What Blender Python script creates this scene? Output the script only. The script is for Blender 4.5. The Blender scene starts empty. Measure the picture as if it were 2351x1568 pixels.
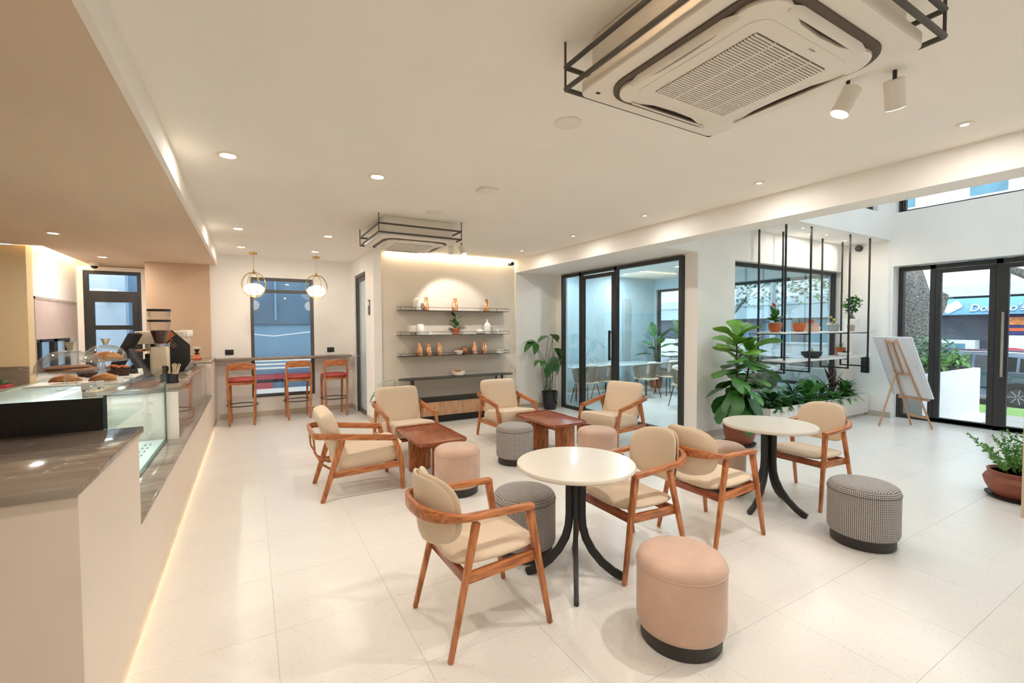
import bpy, bmesh, math, random
from mathutils import Vector, Matrix
S = bpy.context.scene
COL = S.collection
R = math.radians
PI = math.pi
random.seed(7)

# ------------------------------------------------------------------ camera
def make_camera():
    f, yaw, pit, roll, H = 1042.0, R(29.98), R(1.83), R(-0.236), 1.65
    F = Vector((math.sin(yaw)*math.cos(pit), math.cos(yaw)*math.cos(pit), -math.sin(pit)))
    r0 = Vector((math.cos(yaw), -math.sin(yaw), 0)); u0 = r0.cross(F)
    r = r0*math.cos(roll)+u0*math.sin(roll); u = -r0*math.sin(roll)+u0*math.cos(roll)
    cd = bpy.data.cameras.new('camera'); cd.sensor_width = 36; cd.lens = f/2351*36; cd.clip_start = .05; cd.clip_end = 300
    o = bpy.data.objects.new('camera', cd); COL.objects.link(o)
    m = Matrix(((r.x, u.x, -F.x, 0), (r.y, u.y, -F.y, 0), (r.z, u.z, -F.z, H), (0, 0, 0, 1)))
    o.matrix_world = m
    S.camera = o
make_camera()
# ------------------------------------------------------------------ world, exposure
W = bpy.data.worlds.new('sky'); S.world = W; W.use_nodes = True
bg = W.node_tree.nodes['Background']; bg.inputs[0].default_value = (.80, .90, 1, 1); bg.inputs[1].default_value = 2.6
S.view_settings.view_transform = 'Standard'; S.view_settings.look = 'None'
S.view_settings.exposure = 0.42; S.view_settings.gamma = 1; S.view_settings.use_curve_mapping = False
try:
    S.cycles.use_denoising = True; S.cycles.max_bounces = 8; S.cycles.diffuse_bounces = 6; S.cycles.use_adaptive_sampling = True; S.cycles.adaptive_threshold = .3; S.cycles.adaptive_min_samples = 16; S.cycles.glossy_bounces = 3
    S.cycles.transparent_max_bounces = 16; S.cycles.sample_clamp_indirect = 6; S.cycles.caustics_reflective = False; S.cycles.caustics_refractive = False
except Exception: pass

# ------------------------------------------------------------------ materials
def lin(c):
    return tuple(((x/255)/12.92 if x/255 <= .04045 else ((x/255+.055)/1.055)**2.4) for x in c)
MATS = {}
def M(name, col, rough=.5, metal=0, var=.06, scale=6, stretch=(1, 1, 1), bump=0, col2=None, spec=.5, emit=0, coat=0, trans=0, sheen=0, detail=3, lo=.35, hi=.65, dist=0):
    if name in MATS: return MATS[name]
    m = bpy.data.materials.new(name); m.use_nodes = True; MATS[name] = m
    nt = m.node_tree; b = nt.nodes['Principled BSDF']
    c = lin(col)
    tc = nt.nodes.new('ShaderNodeTexCoord'); mp = nt.nodes.new('ShaderNodeMapping'); mp.inputs['Scale'].default_value = stretch
    nz = nt.nodes.new('ShaderNodeTexNoise'); nz.inputs['Scale'].default_value = scale; nz.inputs['Detail'].default_value = detail; nz.inputs['Distortion'].default_value = dist
    rp = nt.nodes.new('ShaderNodeValToRGB')
    a = [min(1, x*(1-var)) for x in c]; d = lin(col2) if col2 else [min(1, x*(1+var)) for x in c]
    rp.color_ramp.elements[0].color = (*a, 1); rp.color_ramp.elements[1].color = (*d, 1)
    rp.color_ramp.elements[0].position = lo; rp.color_ramp.elements[1].position = hi
    L = nt.links.new
    L(tc.outputs['Object'], mp.inputs[0]); L(mp.outputs[0], nz.inputs['Vector']); L(nz.outputs[0], rp.inputs[0]); L(rp.outputs[0], b.inputs['Base Color'])
    b.inputs['Roughness'].default_value = rough; b.inputs['Metallic'].default_value = metal; b.inputs['Specular IOR Level'].default_value = spec
    if coat: b.inputs['Coat Weight'].default_value = coat; b.inputs['Coat Roughness'].default_value = .08
    if sheen: b.inputs['Sheen Weight'].default_value = sheen; b.inputs['Sheen Roughness'].default_value = .4
    if trans: b.inputs['Transmission Weight'].default_value = trans
    if emit:
        b.inputs['Emission Strength'].default_value = emit; L(rp.outputs[0], b.inputs['Emission Color'])
    if bump:
        bp = nt.nodes.new('ShaderNodeBump'); bp.inputs['Strength'].default_value = bump; bp.inputs['Distance'].default_value = .01
        L(nz.outputs[0], bp.inputs['Height']); L(bp.outputs[0], b.inputs['Normal'])
    return m
def glass(name, tint=(235, 245, 245), refl=.06, rough=0.0, edge=.9):
    if name in MATS: return MATS[name]
    m = bpy.data.materials.new(name); m.use_nodes = True; MATS[name] = m; nt = m.node_tree
    for n in list(nt.nodes):
        if n.type == 'BSDF_PRINCIPLED': nt.nodes.remove(n)
    out = nt.nodes['Material Output']
    t = nt.nodes.new('ShaderNodeBsdfTransparent'); t.inputs[0].default_value = (*lin(tint), 1)
    g = nt.nodes.new('ShaderNodeBsdfGlossy'); g.inputs['Roughness'].default_value = rough
    lw = nt.nodes.new('ShaderNodeLayerWeight'); lw.inputs[0].default_value = .25
    mr = nt.nodes.new('ShaderNodeMapRange'); mr.inputs['To Min'].default_value = refl; mr.inputs['To Max'].default_value = edge
    mx = nt.nodes.new('ShaderNodeMixShader'); L = nt.links.new
    L(lw.outputs['Fresnel'], mr.inputs[0]); L(mr.outputs[0], mx.inputs[0]); L(t.outputs[0], mx.inputs[1]); L(g.outputs[0], mx.inputs[2]); L(mx.outputs[0], out.inputs[0])
    return m
def frosted(name, tint, mixd=.5):
    m = glass(name, tint, .05)
    return m
WHITE = M('wall_paint', (243, 240, 235), .85, var=.015, scale=2)
CEILM = M('ceiling_paint', (243, 237, 228), .9, var=.012, scale=1.5)
PLAST = M('beige_plaster', (218, 196, 172), .85, var=.05, scale=1.6, stretch=(1, .25, 1), detail=6, bump=.03)
SHELFW = M('shelf_wall_paint', (232, 221, 206), .85, var=.015, scale=2)
CREAM = M('cream_paint', (226, 205, 165), .85, var=.015, scale=2)
BASEB = M('baseboard_stone', (196, 184, 168), .5, var=.05)
COUNT = M('counter_laminate', (228, 213, 198), .45, var=.012, scale=2)
FRAME = M('dark_frame', (48, 47, 47), .45, var=.1, scale=20)
FRAMEB = M('window_frame_grey', (92, 90, 88), .5, var=.05, scale=20)
BLACK = M('black_metal', (34, 33, 32), .45, var=.15, scale=30)
BLKP = M('black_plastic', (24, 24, 25), .5, var=.15, scale=30)
WOOD = M('teak', (170, 94, 48), .38, var=.28, scale=5, stretch=(9, 9, 1.2), detail=5, col2=(206, 132, 78), coat=.15, dist=.6)
WOODX = M('teak_long_x', (170, 94, 48), .38, var=.28, scale=5, stretch=(1.2, 9, 9), detail=5, col2=(206, 132, 78), coat=.15, dist=.6)
WOODY = M('teak_long_y', (148, 76, 46), .3, var=.28, scale=5, stretch=(9, 1.2, 9), detail=5, col2=(178, 100, 62), coat=.3, dist=.6)
PALEW = M('pale_wood', (198, 150, 112), .5, var=.14, scale=4, stretch=(8, 8, 1), detail=5, col2=(216, 172, 136))
EASELW = M('easel_wood', (190, 150, 118), .6, var=.12, scale=5, stretch=(8, 8, 1))
FABR = M('beige_fabric', (220, 200, 174), .9, var=.035, scale=420, bump=.03, sheen=.15)
PINK = M('pink_velvet', (203, 170, 150), .85, var=.07, scale=7, sheen=.35, detail=5)
REDL = M('red_leather', (176, 72, 66), .5, var=.08, scale=30)
OTTB = M('ottoman_base', (52, 48, 46), .5, var=.08)
TWHITE = M('table_white', (224, 215, 200), .28, var=.01, scale=3, coat=.12)
ACW = M('ac_plastic', (236, 228, 216), .5, var=.01)
ACD = M('ac_recess', (96, 84, 72), .7, var=.08)
CAGE = M('cage_metal', (78, 72, 64), .5, var=.06)
GOLD = M('brass', (212, 176, 104), .25, metal=1, var=.05)
CER = M('white_ceramic', (238, 234, 226), .3, var=.015)
COPPER = M('copper_foil', (206, 128, 88), .28, metal=.75, var=.2, scale=18, col2=(232, 176, 130))
TERRA = M('terracotta', (196, 104, 64), .8, var=.1, scale=14)
TERRD = M('dark_terracotta', (142, 78, 58), .55, var=.08, scale=9)
SOIL = M('soil', (58, 44, 34), 1, var=.3, scale=60)
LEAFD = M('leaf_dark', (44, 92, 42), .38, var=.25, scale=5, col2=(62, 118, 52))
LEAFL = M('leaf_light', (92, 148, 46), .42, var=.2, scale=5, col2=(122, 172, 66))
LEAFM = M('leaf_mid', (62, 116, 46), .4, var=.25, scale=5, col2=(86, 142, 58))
LEAFP = M('leaf_purple', (70, 40, 44), .4, var=.25, scale=5)
LEAFV = M('leaf_variegated', (48, 118, 38), .4, var=.1, scale=60, col2=(170, 204, 130), lo=.52, hi=.75)
STEM = M('stem', (84, 88, 58), .7, var=.15)
BARK = M('bark', (104, 100, 96), .9, var=.35, scale=26, bump=.6, detail=8, col2=(150, 146, 142))
STEEL = M('steel', (190, 190, 190), .22, metal=1, var=.05)
GLS = glass('clear_glass', (251, 253, 253), .03, edge=.7)
GLT = glass('tinted_glass', (240, 249, 252), .04, edge=.5)
GLC = glass('case_glass', (244, 251, 250), .03, edge=.3)
GLD = glass('dome_glass', (252, 252, 252), .03, edge=.35)
GREEN_E = M('glass_edge', (60, 92, 90), .1, var=.1)
BREAD = M('crust', (184, 110, 52), .5, var=.3, scale=12, col2=(216, 154, 86))
CHOC = M('muffin_paper', (70, 40, 30), .7, var=.2, scale=40)
PANEL = M('shutter_panel', (206, 192, 188), .6, var=.015)

def marble():
    m = bpy.data.materials.new('brown_marble'); m.use_nodes = True; nt = m.node_tree; b = nt.nodes['Principled BSDF']; L = nt.links.new
    tc = nt.nodes.new('ShaderNodeTexCoord'); n1 = nt.nodes.new('ShaderNodeTexNoise'); n1.inputs['Scale'].default_value = 2.2; n1.inputs['Detail'].default_value = 8; n1.inputs['Distortion'].default_value = .8
    mp = nt.nodes.new('ShaderNodeMapping'); mp.inputs['Scale'].default_value = (.5, 2, 2); mp.inputs['Rotation'].default_value = (0, 0, .5)
    r1 = nt.nodes.new('ShaderNodeValToRGB')
    r1.color_ramp.elements[0].color = (*lin((122, 108, 96)), 1); r1.color_ramp.elements[1].color = (*lin((160, 147, 134)), 1)
    r1.color_ramp.elements[0].position = .3; r1.color_ramp.elements[1].position = .7
    wv = nt.nodes.new('ShaderNodeTexNoise'); wv.inputs['Scale'].default_value = 1.3; wv.inputs['Detail'].default_value = 3; wv.inputs['Distortion'].default_value = 2.2
    r2 = nt.nodes.new('ShaderNodeValToRGB')
    e = r2.color_ramp.elements; e[0].position = .492; e[0].color = (0, 0, 0, 1); e[1].position = .5; e[1].color = (.7, .7, .7, 1)
    k = e.new(.508); k.color = (0, 0, 0, 1)
    mx = nt.nodes.new('ShaderNodeMix'); mx.data_type = 'RGBA'; mx.inputs['B'].default_value = (*lin((206, 196, 184)), 1)
    L(tc.outputs['Object'], mp.inputs[0]); L(mp.outputs[0], n1.inputs['Vector']); L(mp.outputs[0], wv.inputs['Vector'])
    L(n1.outputs[0], r1.inputs[0]); L(wv.outputs[0], r2.inputs[0]); L(r1.outputs[0], mx.inputs['A']); L(r2.outputs[0], mx.inputs['Factor']); L(mx.outputs['Result'], b.inputs['Base Color'])
    b.inputs['Roughness'].default_value = .09; b.inputs['Specular IOR Level'].default_value = .6
    return m
MARB = marble()
def terrazzo():
    m = bpy.data.materials.new('terrazzo'); m.use_nodes = True; nt = m.node_tree; b = nt.nodes['Principled BSDF']; L = nt.links.new
    tc = nt.nodes.new('ShaderNodeTexCoord'); geo = nt.nodes.new('ShaderNodeNewGeometry')
    def layer(scale, thr, seed):
        v = nt.nodes.new('ShaderNodeTexVoronoi'); v.inputs['Scale'].default_value = scale
        mp = nt.nodes.new('ShaderNodeMapping'); mp.inputs['Location'].default_value = (seed, seed*2, 0)
        L(geo.outputs['Position'], mp.inputs[0]); L(mp.outputs[0], v.inputs['Vector'])
        wn = nt.nodes.new('ShaderNodeTexWhiteNoise'); L(v.outputs['Color'], wn.inputs[0])
        lt = nt.nodes.new('ShaderNodeMath'); lt.operation = 'LESS_THAN'; lt.inputs[1].default_value = thr; L(v.outputs['Distance'], lt.inputs[0])
        gt = nt.nodes.new('ShaderNodeMath'); gt.operation = 'GREATER_THAN'; gt.inputs[1].default_value = .62; L(wn.outputs[0], gt.inputs[0])
        mu = nt.nodes.new('ShaderNodeMath'); mu.operation = 'MULTIPLY'; L(lt.outputs[0], mu.inputs[0]); L(gt.outputs[0], mu.inputs[1])
        return mu
    base = nt.nodes.new('ShaderNodeTexNoise'); base.inputs['Scale'].default_value = 3; L(geo.outputs['Position'], base.inputs['Vector'])
    rp = nt.nodes.new('ShaderNodeValToRGB'); rp.color_ramp.elements[0].color = (*lin((226, 222, 215)), 1); rp.color_ramp.elements[1].color = (*lin((232, 229, 223)), 1); L(base.outputs[0], rp.inputs[0])
    cur = rp.outputs[0]
    for sc, th, sd_, colr in ((55, .15, 0, (204, 193, 178)), (40, .12, 5, (184, 181, 176)), (75, .2, 9, (238, 226, 208))):
        ly = layer(sc, th, sd_); mx = nt.nodes.new('ShaderNodeMix'); mx.data_type = 'RGBA'; mx.inputs['B'].default_value = (*lin(colr), 1)
        L(ly.outputs[0], mx.inputs['Factor']); L(cur, mx.inputs['A']); cur = mx.outputs['Result']
    L(cur, b.inputs['Base Color']); b.inputs['Roughness'].default_value = .27; b.inputs['Specular IOR Level'].default_value = .45
    return m
TERRZ = terrazzo()
GROUT = M('grout', (224, 217, 208), .8, var=.05)
def hound():
    m = bpy.data.materials.new('houndstooth'); m.use_nodes = True; nt = m.node_tree; b = nt.nodes['Principled BSDF']; L = nt.links.new
    uv = nt.nodes.new('ShaderNodeUVMap'); sp = nt.nodes.new('ShaderNodeSeparateXYZ'); L(uv.outputs[0], sp.inputs[0])
    def mt(op, a, bb=None):
        n = nt.nodes.new('ShaderNodeMath'); n.operation = op
        for i, x in enumerate((a, bb)):
            if x is None: continue
            if isinstance(x, (int, float)): n.inputs[i].default_value = x
            else: L(x, n.inputs[i])
        return n.outputs[0]
    U = mt('MULTIPLY', sp.outputs[0], 1/.0125); V = mt('MULTIPLY', sp.outputs[1], 1/.0125)
    wu = mt('LESS_THAN', mt('FRACT', U), .5); wv = mt('LESS_THAN', mt('FRACT', V), .5)
    tw = mt('LESS_THAN', mt('FRACT', mt('MULTIPLY', mt('ADD', U, V), 2)), .5)
    mx = nt.nodes.new('ShaderNodeMix'); L(tw, mx.inputs[0]); L(wv, mx.inputs[2]); L(wu, mx.inputs[3])
    mc = nt.nodes.new('ShaderNodeMix'); mc.data_type = 'RGBA'; mc.inputs['A'].default_value = (*lin((216, 210, 202)), 1); mc.inputs['B'].default_value = (*lin((40, 42, 48)), 1)
    L(mx.outputs[0], mc.inputs['Factor']); L(mc.outputs['Result'], b.inputs['Base Color']); b.inputs['Roughness'].default_value = .9
    return m
HOUND = hound()

# ------------------------------------------------------------------ mesh builder
class MB:
    def __init__(s): s.v = []; s.f = []
    def add(s, vs, fs):
        o = len(s.v); s.v += [tuple(v) for v in vs]; s.f += [tuple(i+o for i in f) for f in fs]; return s
    def box(s, x0, x1, y0, y1, z0, z1):
        x0, x1 = min(x0, x1), max(x0, x1); y0, y1 = min(y0, y1), max(y0, y1); z0, z1 = min(z0, z1), max(z0, z1)
        return s.add([(x0, y0, z0), (x1, y0, z0), (x1, y1, z0), (x0, y1, z0), (x0, y0, z1), (x1, y0, z1), (x1, y1, z1), (x0, y1, z1)],
                     [(0, 3, 2, 1), (4, 5, 6, 7), (0, 1, 5, 4), (1, 2, 6, 5), (2, 3, 7, 6), (3, 0, 4, 7)])
    def sweep(s, pts, prof, side=None, closed=False):
        """sweep 2-D profile(s) [(a,b)] along pts; a runs along side, b along the normal; prof may be one per point"""
        P = [Vector(p) for p in pts]; n = len(P); rings = []
        many = isinstance(prof[0][0], (tuple, list))
        k = len(prof[0]) if many else len(prof)
        last = None
        for i in range(n):
            a = P[(i-1) % n] if (closed or i > 0) else P[i]; c = P[(i+1) % n] if (closed or i < n-1) else P[i]
            t = (c-a).normalized()
            if side is not None: sv = Vector(side); sv = (sv-t*sv.dot(t)).normalized()
            else:
                if last is None: last = Vector((0, 0, 1)) if abs(t.z) < .9 else Vector((1, 0, 0))
                sv = (last-t*last.dot(t)).normalized(); last = sv
            nv = t.cross(sv)
            pr = prof[i] if many else prof
            rings.append([P[i]+sv*a_+nv*b_ for a_, b_ in pr])
        vs = [v for r in rings for v in r]; fs = []
        for i in range(n if closed else n-1):
            for j in range(k):
                j2 = (j+1) % k; i2 = (i+1) % n
                fs.append((i*k+j, i*k+j2, i2*k+j2, i2*k+j))
        if not closed:
            fs.append(tuple(range(k))[::-1]); fs.append(tuple((n-1)*k+j for j in range(k)))
        return s.add(vs, fs)
    def tube(s, pts, r, n=8, closed=False):
        rr = r if isinstance(r, (list, tuple)) else [r]*len(pts)
        return s.sweep(pts, [[(q*math.cos(2*PI*j/n), q*math.sin(2*PI*j/n)) for j in range(n)] for q in rr], closed=closed)
    def bar(s, p, q, w, h, side=None, w2=None, h2=None):
        w2 = w if w2 is None else w2; h2 = h if h2 is None else h2
        rc = lambda a, b: [(-a/2, -b/2), (a/2, -b/2), (a/2, b/2), (-a/2, b/2)]
        return s.sweep([p, q], [rc(w, h), rc(w2, h2)], side=side)
    def lathe(s, prof, n=24, c=(0, 0, 0), sx=1, sy=1):
        vs = []; fs = []; k = len(prof)
        for r, z in prof:
            for j in range(n):
                a = 2*PI*j/n; vs.append((c[0]+r*sx*math.cos(a), c[1]+r*sy*math.sin(a), c[2]+z))
        for i in range(k-1):
            for j in range(n):
                j2 = (j+1) % n; fs.append((i*n+j, i*n+j2, (i+1)*n+j2, (i+1)*n+j))
        if prof[0][0] > 1e-6: fs.append(tuple(range(n))[::-1])
        if prof[-1][0] > 1e-6: fs.append(tuple((k-1)*n+j for j in range(n)))
        return s.add(vs, fs)
    def prism(s, poly, z0, z1, fn=None):
        n = len(poly); vs = [(x, y, z0) for x, y in poly]+[(x, y, z1) for x, y in poly]
        if fn: vs = [fn(*v) for v in vs]
        return s.add(vs, [tuple(range(n))[::-1], tuple(range(n, 2*n))]+[(i, (i+1) % n, n+(i+1) % n, n+i) for i in range(n)])
    def pad(s, a, b, T, p=4, fn=None, n=40, rings=(0, .35, .65, .85, .95, .99, 1), crown=4, back=True):
        """pillow slab: superellipse outline a x b, thickness T; fn maps (u,v,w) to a point"""
        vs = []; fs = []
        def pt(r, th, sg):
            c, d = math.cos(th), math.sin(th)
            u = a*r*math.copysign(abs(c)**(2/p), c); v = b*r*math.copysign(abs(d)**(2/p), d)
            w = sg*T/2*max(0, 1-r**crown)**.5
            return fn(u, v, w) if fn else (u, v, w)
        k = len(rings)
        for sg in (1, -1):
            o = len(vs); vs.append(pt(0, 0, sg))
            for r in rings[1:]:
                for j in range(n): vs.append(pt(r, 2*PI*j/n, sg))
            for j in range(n):
                j2 = (j+1) % n; t = (o, o+1+j, o+1+j2); fs.append(t if sg > 0 else t[::-1])
            for i in range(k-2):
                for j in range(n):
                    j2 = (j+1) % n; q = (o+1+i*n+j, o+1+(i+1)*n+j, o+1+(i+1)*n+j2, o+1+i*n+j2); fs.append(q if sg > 0 else q[::-1])
        return s.add(vs, fs)
    def mesh(s, name, mat, smooth=True, bev=0, seg=2, ang=38):
        bm = bmesh.new(); vs = [bm.verts.new(v) for v in s.v]
        for f in s.f:
            try: bm.faces.new([vs[i] for i in f])
            except ValueError: pass
        bmesh.ops.remove_doubles(bm, verts=bm.verts, dist=1e-5)
        bmesh.ops.recalc_face_normals(bm, faces=bm.faces)
        if bev:
            es = [e for e in bm.edges if len(e.link_faces) == 2 and e.calc_face_angle(0) > R(28)]
            bmesh.ops.bevel(bm, geom=es, offset=bev, segments=seg, affect='EDGES', profile=.5, clamp_overlap=True)
        for f in bm.faces: f.smooth = smooth
        for e in bm.edges:
            if len(e.link_faces) != 2 or e.calc_face_angle(0) > R(ang): e.smooth = False
        me = bpy.data.meshes.new(name); bm.to_mesh(me); bm.free()
        if mat: me.materials.append(mat)
        return me
    def build(s, name, mat, parent=None, **k):
        o = bpy.data.objects.new(name, s.mesh(name, mat, **k)); COL.objects.link(o)
        if parent: o.parent = parent
        return o
def tag(o, label=None, cat=None, group=None, kind=None):
    if label: o['label'] = label
    if cat: o['category'] = cat
    if group: o['group'] = group
    if kind: o['kind'] = kind
    return o
def thing(name, label, cat, loc=(0, 0, 0), rz=0, group=None):
    o = bpy.data.objects.new(name, None); COL.objects.link(o); o.empty_display_size = .1
    o.location = loc; o.rotation_euler = (0, 0, rz)
    return tag(o, label, cat, group)
def copy_tree(root, loc=None, rz=None, label=None, group=None):
    def cp(o, parent):
        c = o.copy(); COL.objects.link(c); c.parent = parent
        for ch in [x for x in o.children]: cp(ch, c)
        return c
    r = cp(root, None)
    if loc is not None: r.location = loc
    if rz is not None: r.rotation_euler = (0, 0, rz)
    if label: r['label'] = label
    if group: r['group'] = group
    return r
def inst(name, me, parent, loc=(0, 0, 0), rot=(0, 0, 0), sc=(1, 1, 1)):
    o = bpy.data.objects.new(name, me); COL.objects.link(o); o.parent = parent; o.location = loc; o.rotation_euler = rot; o.scale = sc
    return o
def struct(name, mb, mat, parent=None, **k):
    k.setdefault('smooth', False)
    o = mb.build(name, mat, parent, **k)
    if not parent: tag(o, kind='structure')
    return o
def B(*a): return MB().box(*a)
def text(body, size, mat, parent, loc, rot, name='lettering', depth=.002, shear=0):
    cu = bpy.data.curves.new(name, 'FONT'); cu.body = body; cu.size = size; cu.extrude = depth; cu.align_x = 'CENTER'; cu.align_y = 'CENTER'; cu.shear = shear
    cu.materials.append(mat)
    q = bpy.data.objects.new('tmp', cu); COL.objects.link(q); dg = bpy.context.evaluated_depsgraph_get()
    me = bpy.data.meshes.new_from_object(q.evaluated_get(dg)); bpy.data.objects.remove(q)
    o = bpy.data.objects.new(name, me); COL.objects.link(o); o.parent = parent; o.location = loc; o.rotation_euler = rot
    return o

# ================================================================== SETTING
CE = 2.97; SOF = 2.77; BM = 2.72; YB = 9.65; YS = 7.75; XG = 5.58; YP = 4.33; XE = 9.85
fl = struct('floor', B(-5.2, 10.15, -3.2, 10.9, -.12, -.004), GROUT)
tile = B(.0007, .6293, .0007, .6293, -.004, 0).mesh('tile', TERRZ)
for i in range(-2, 16):
    for j in range(-1, 15):
        x = .72+i*.63-.63; y = .84+j*.63-.63*1
        if x > 9.9 or x < -1.0 or (x > 1.9 and x < 5.0 and y > 7.8) or (x > 6.2 and y > 8.9): continue
        inst('tile', tile, fl, (x, y, 0))
struct('floor_rear', B(-5.2, 10.15, -3.2, -.42, -.004, 0), TERRZ)
struct('floor_kitchen', B(-5.2, -1.17, -.42, 10.7, -.004, 0), TERRZ)
struct('ceiling', B(-.5, 4.56, -3.2, YB, CE, CE+.15), CEILM)
struct('ceiling_counter', B(-2.4, -.505, -3.2, 10.75, SOF, CE).box(-5.2, -2.4, -3.2, 8.5, SOF, CE), PLAST)
struct('trim_1', B(-.505, -.47, -3.2, YB, SOF-.003, CE+.001), CEILM)
struct('ceiling_cove', B(-5.2, -.3, -3.2, 10.9, CE+.15, CE+.3), CEILM)
struct('trim_2', B(4.56, 4.87, -3.2, YS, BM, 6.2).box(4.87, XG, YP, YS, BM, 3.3).box(XG, XG+.12, YP+.22, YS, 2.701, 3.3), WHITE)          # beam and its return over the glazed partition
struct('wall_back', B(-.6, .012, YB, YB+.2, 0, CE+.2).box(1.088, 1.95, YB, YB+.2, 0, CE+.2).box(.012, 1.088, YB, YB+.2, 2.59, CE+.2).box(.012, 1.088, YB, YB+.2, 0, .354), WHITE)
struct('wall_beige', B(-1.5, -.6, YB-.012, 10.7, 0, SOF), M('beige_panel', (206, 178, 150), .8, var=.02, scale=2))
struct('wall_door', B(1.8, 1.95, YS+.1, 8.36, 0, CE).box(1.8, 1.95, 9.32, YB, 0, CE).box(1.8, 1.95, 8.36, 9.32, 2.66, CE), WHITE)
struct('wall_pier', B(1.8, 1.93, YS, YS+.1, 0, CE), WHITE)
struct('wall_shelf', B(1.93, 4.56, YS+.03, YS+.2, 0, CE), SHELFW)
struct('wall_right_of_shelf', B(4.56, XG+.12, YS, YS+.2, 0, BM).box(XG-.03, XG+.12, 7.58, YS, 0, BM), WHITE)
struct('wall_planter', B(XG, XG+.86, YP, YP+.22, 0, 3.3).box(9.72, XE+.05, YP, YP+.22, 0, 3.3).box(XG+.86, 9.72, YP, YP+.22, 2.66, 3.3).box(XG+.86, 9.72, YP, YP+.22, 0, .3), WHITE)
struct('ceiling_planter', B(4.87, XE, 3.65, YP, 3.16, 3.3), WHITE)
struct('wall_upper', B(4.87, 8.75, 3.65, 3.85, 3.3, 6.2).box(9.35, XE, 3.65, 3.85, 3.3, 6.2).box(8.75, 9.35, 3.65, 3.85, 3.3, 3.6).box(8.75, 9.35, 3.65, 3.85, 5.0, 6.2), WHITE)
struct('wall_entrance', B(XE, XE+.3, 3.6, YP+.3, 0, 6.2).box(XE, XE+.3, -1.6, 3.6, 2.69, 3.62).box(XE, XE+.3, -3.2, -1.6, 0, 6.2).box(XE, XE+.3, -1.6, 3.6, 5.4, 6.2), WHITE)
struct('ceiling_void', B(4.56, 5.0, -3.2, 3.85, 6.2, 6.35).box(9.7, XE+.3, -3.2, 3.85, 6.2, 6.35).box(5.0, 9.7, 3.5, 3.85, 6.2, 6.35).box(5.0, 9.7, -3.2, -2.9, 6.2, 6.35), WHITE)
struct('wall_rear', B(-5.2, XE+.3, -3.4, -3.2, 0, 6.2), WHITE)
struct('wall_left', B(-5.4, -5.2, -3.4, 8.7, 0, CE+.2), CREAM)
struct('wall_cream', B(-5.2, -2.6, 8.6, 8.8, 0, SOF), CREAM)
struct('wall_hatch', B(-2.8, -2.6, 8.8, 8.82, 0, CE+.2).box(-2.8, -2.6, 8.82, 10.6, 2.09, CE+.2).box(-2.8, -2.6, 10.6, 10.75, 0, CE+.2).box(-2.8, -2.6, 8.82, 10.6, 0, 1.0), M('hatch_wall_paint', (232, 232, 234), .8, var=.015))
struct('wall_kitchen_back', B(-2.8, -2.52, 10.7, 10.9, 0, CE).box(-1.72, -1.4, 10.7, 10.9, 0, CE).box(-2.52, -1.72, 10.7, 10.9, 2.68, CE).box(-2.52, -1.72, 10.7, 10.9, 0, .5), CREAM)
struct('wall_column', B(5.69, 5.95, .62, 1.15, 0, 6.2), M('column_paint', (206, 186, 160), .8, var=.02))
# meeting room behind the glass partition
RWALL = M('room_wall_paint', (194, 216, 226), .85, var=.02)
struct('wall_room_back', B(XG+.12, 9.9, 9.1, 9.3, 0, 3.1), RWALL)
struct('trim_3', B(8.66, 8.85, 8.98, 9.1, 0, 2.4), M('room_pilaster', (166, 176, 180), .8, var=.02))
struct('wall_room_left', B(XG+.0, XG+.12, YS+.2, 9.3, 0, 3.1), RWALL)
struct('wall_room_right', B(9.9, 10.1, YP+.22, 9.3, 2.67, 3.1).box(9.9, 10.1, YP+.22, 9.3, 0, .42).box(9.9, 10.1, 9.05, 9.3, .42, 2.67), RWALL)
struct('ceiling_room', B(XG, 10.1, YP+.2, 9.3, 2.97, 3.1), WHITE)
# baseboards
struct('baseboard_back', B(-.5, 1.8, YB-.012, YB, 0, .1), BASEB)
struct('baseboard_door', B(1.788, 1.8, YS, 8.36, 0, .1).box(1.788, 1.8, 9.32, YB, 0, .1), BASEB)
struct('baseboard_right_of_shelf', B(4.56, XG-.03, YS-.012, YS, 0, .1), BASEB)
struct('baseboard_planter', B(XG, 6.73, YP-.012, YP, 0, .1), BASEB)
struct('baseboard_entrance', B(XE-.012, XE, 3.6, YP, 0, .1), BASEB)
struct('baseboard_room', B(XG+.12, 9.9, 9.085, 9.1, 0, .1), BASEB)

def rf(mb, pl, c, d, a0, a1, z0, z1, w, bot=True):
    """rectangular frame, members w wide and d deep, in plane x=c ('x') or y=c ('y')"""
    def bx(p, q, r, t):
        if pl == 'y': mb.box(p, q, c-d/2, c+d/2, r, t)
        else: mb.box(c-d/2, c+d/2, p, q, r, t)
    bx(a0, a0+w, z0, z1); bx(a1-w, a1, z0, z1); bx(a0+w, a1-w, z1-w, z1)
    if bot: bx(a0+w, a1-w, z0, z0+w)
    return mb
def pane(parent, pl, c, a0, a1, z0, z1, mat, name='pane', t=.008):
    return (B(a0, a1, c-t/2, c+t/2, z0, z1) if pl == 'y' else B(c-t/2, c+t/2, a0, a1, z0, z1)).build(name, mat, parent, smooth=False)
def window(name, lab=None):
    o = bpy.data.objects.new(name, None); COL.objects.link(o); o['kind'] = 'structure'; return o
w1 = window('window_1')     # bar window
rf(MB(), 'y', 9.72, .08, .012, 1.088, .354, 2.59, .055).box(.067, 1.033, 9.69, 9.75, 2.31, 2.37).build('window_frame', FRAMEB, w1, smooth=False)
MB().box(-.02, 0.012, 9.645, 9.66, .325, 2.6).box(1.088, 1.115, 9.645, 9.66, .325, 2.6).box(.012, 1.088, 9.645, 9.66, .325, .354).build('reveal', WHITE, w1, smooth=False)
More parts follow.
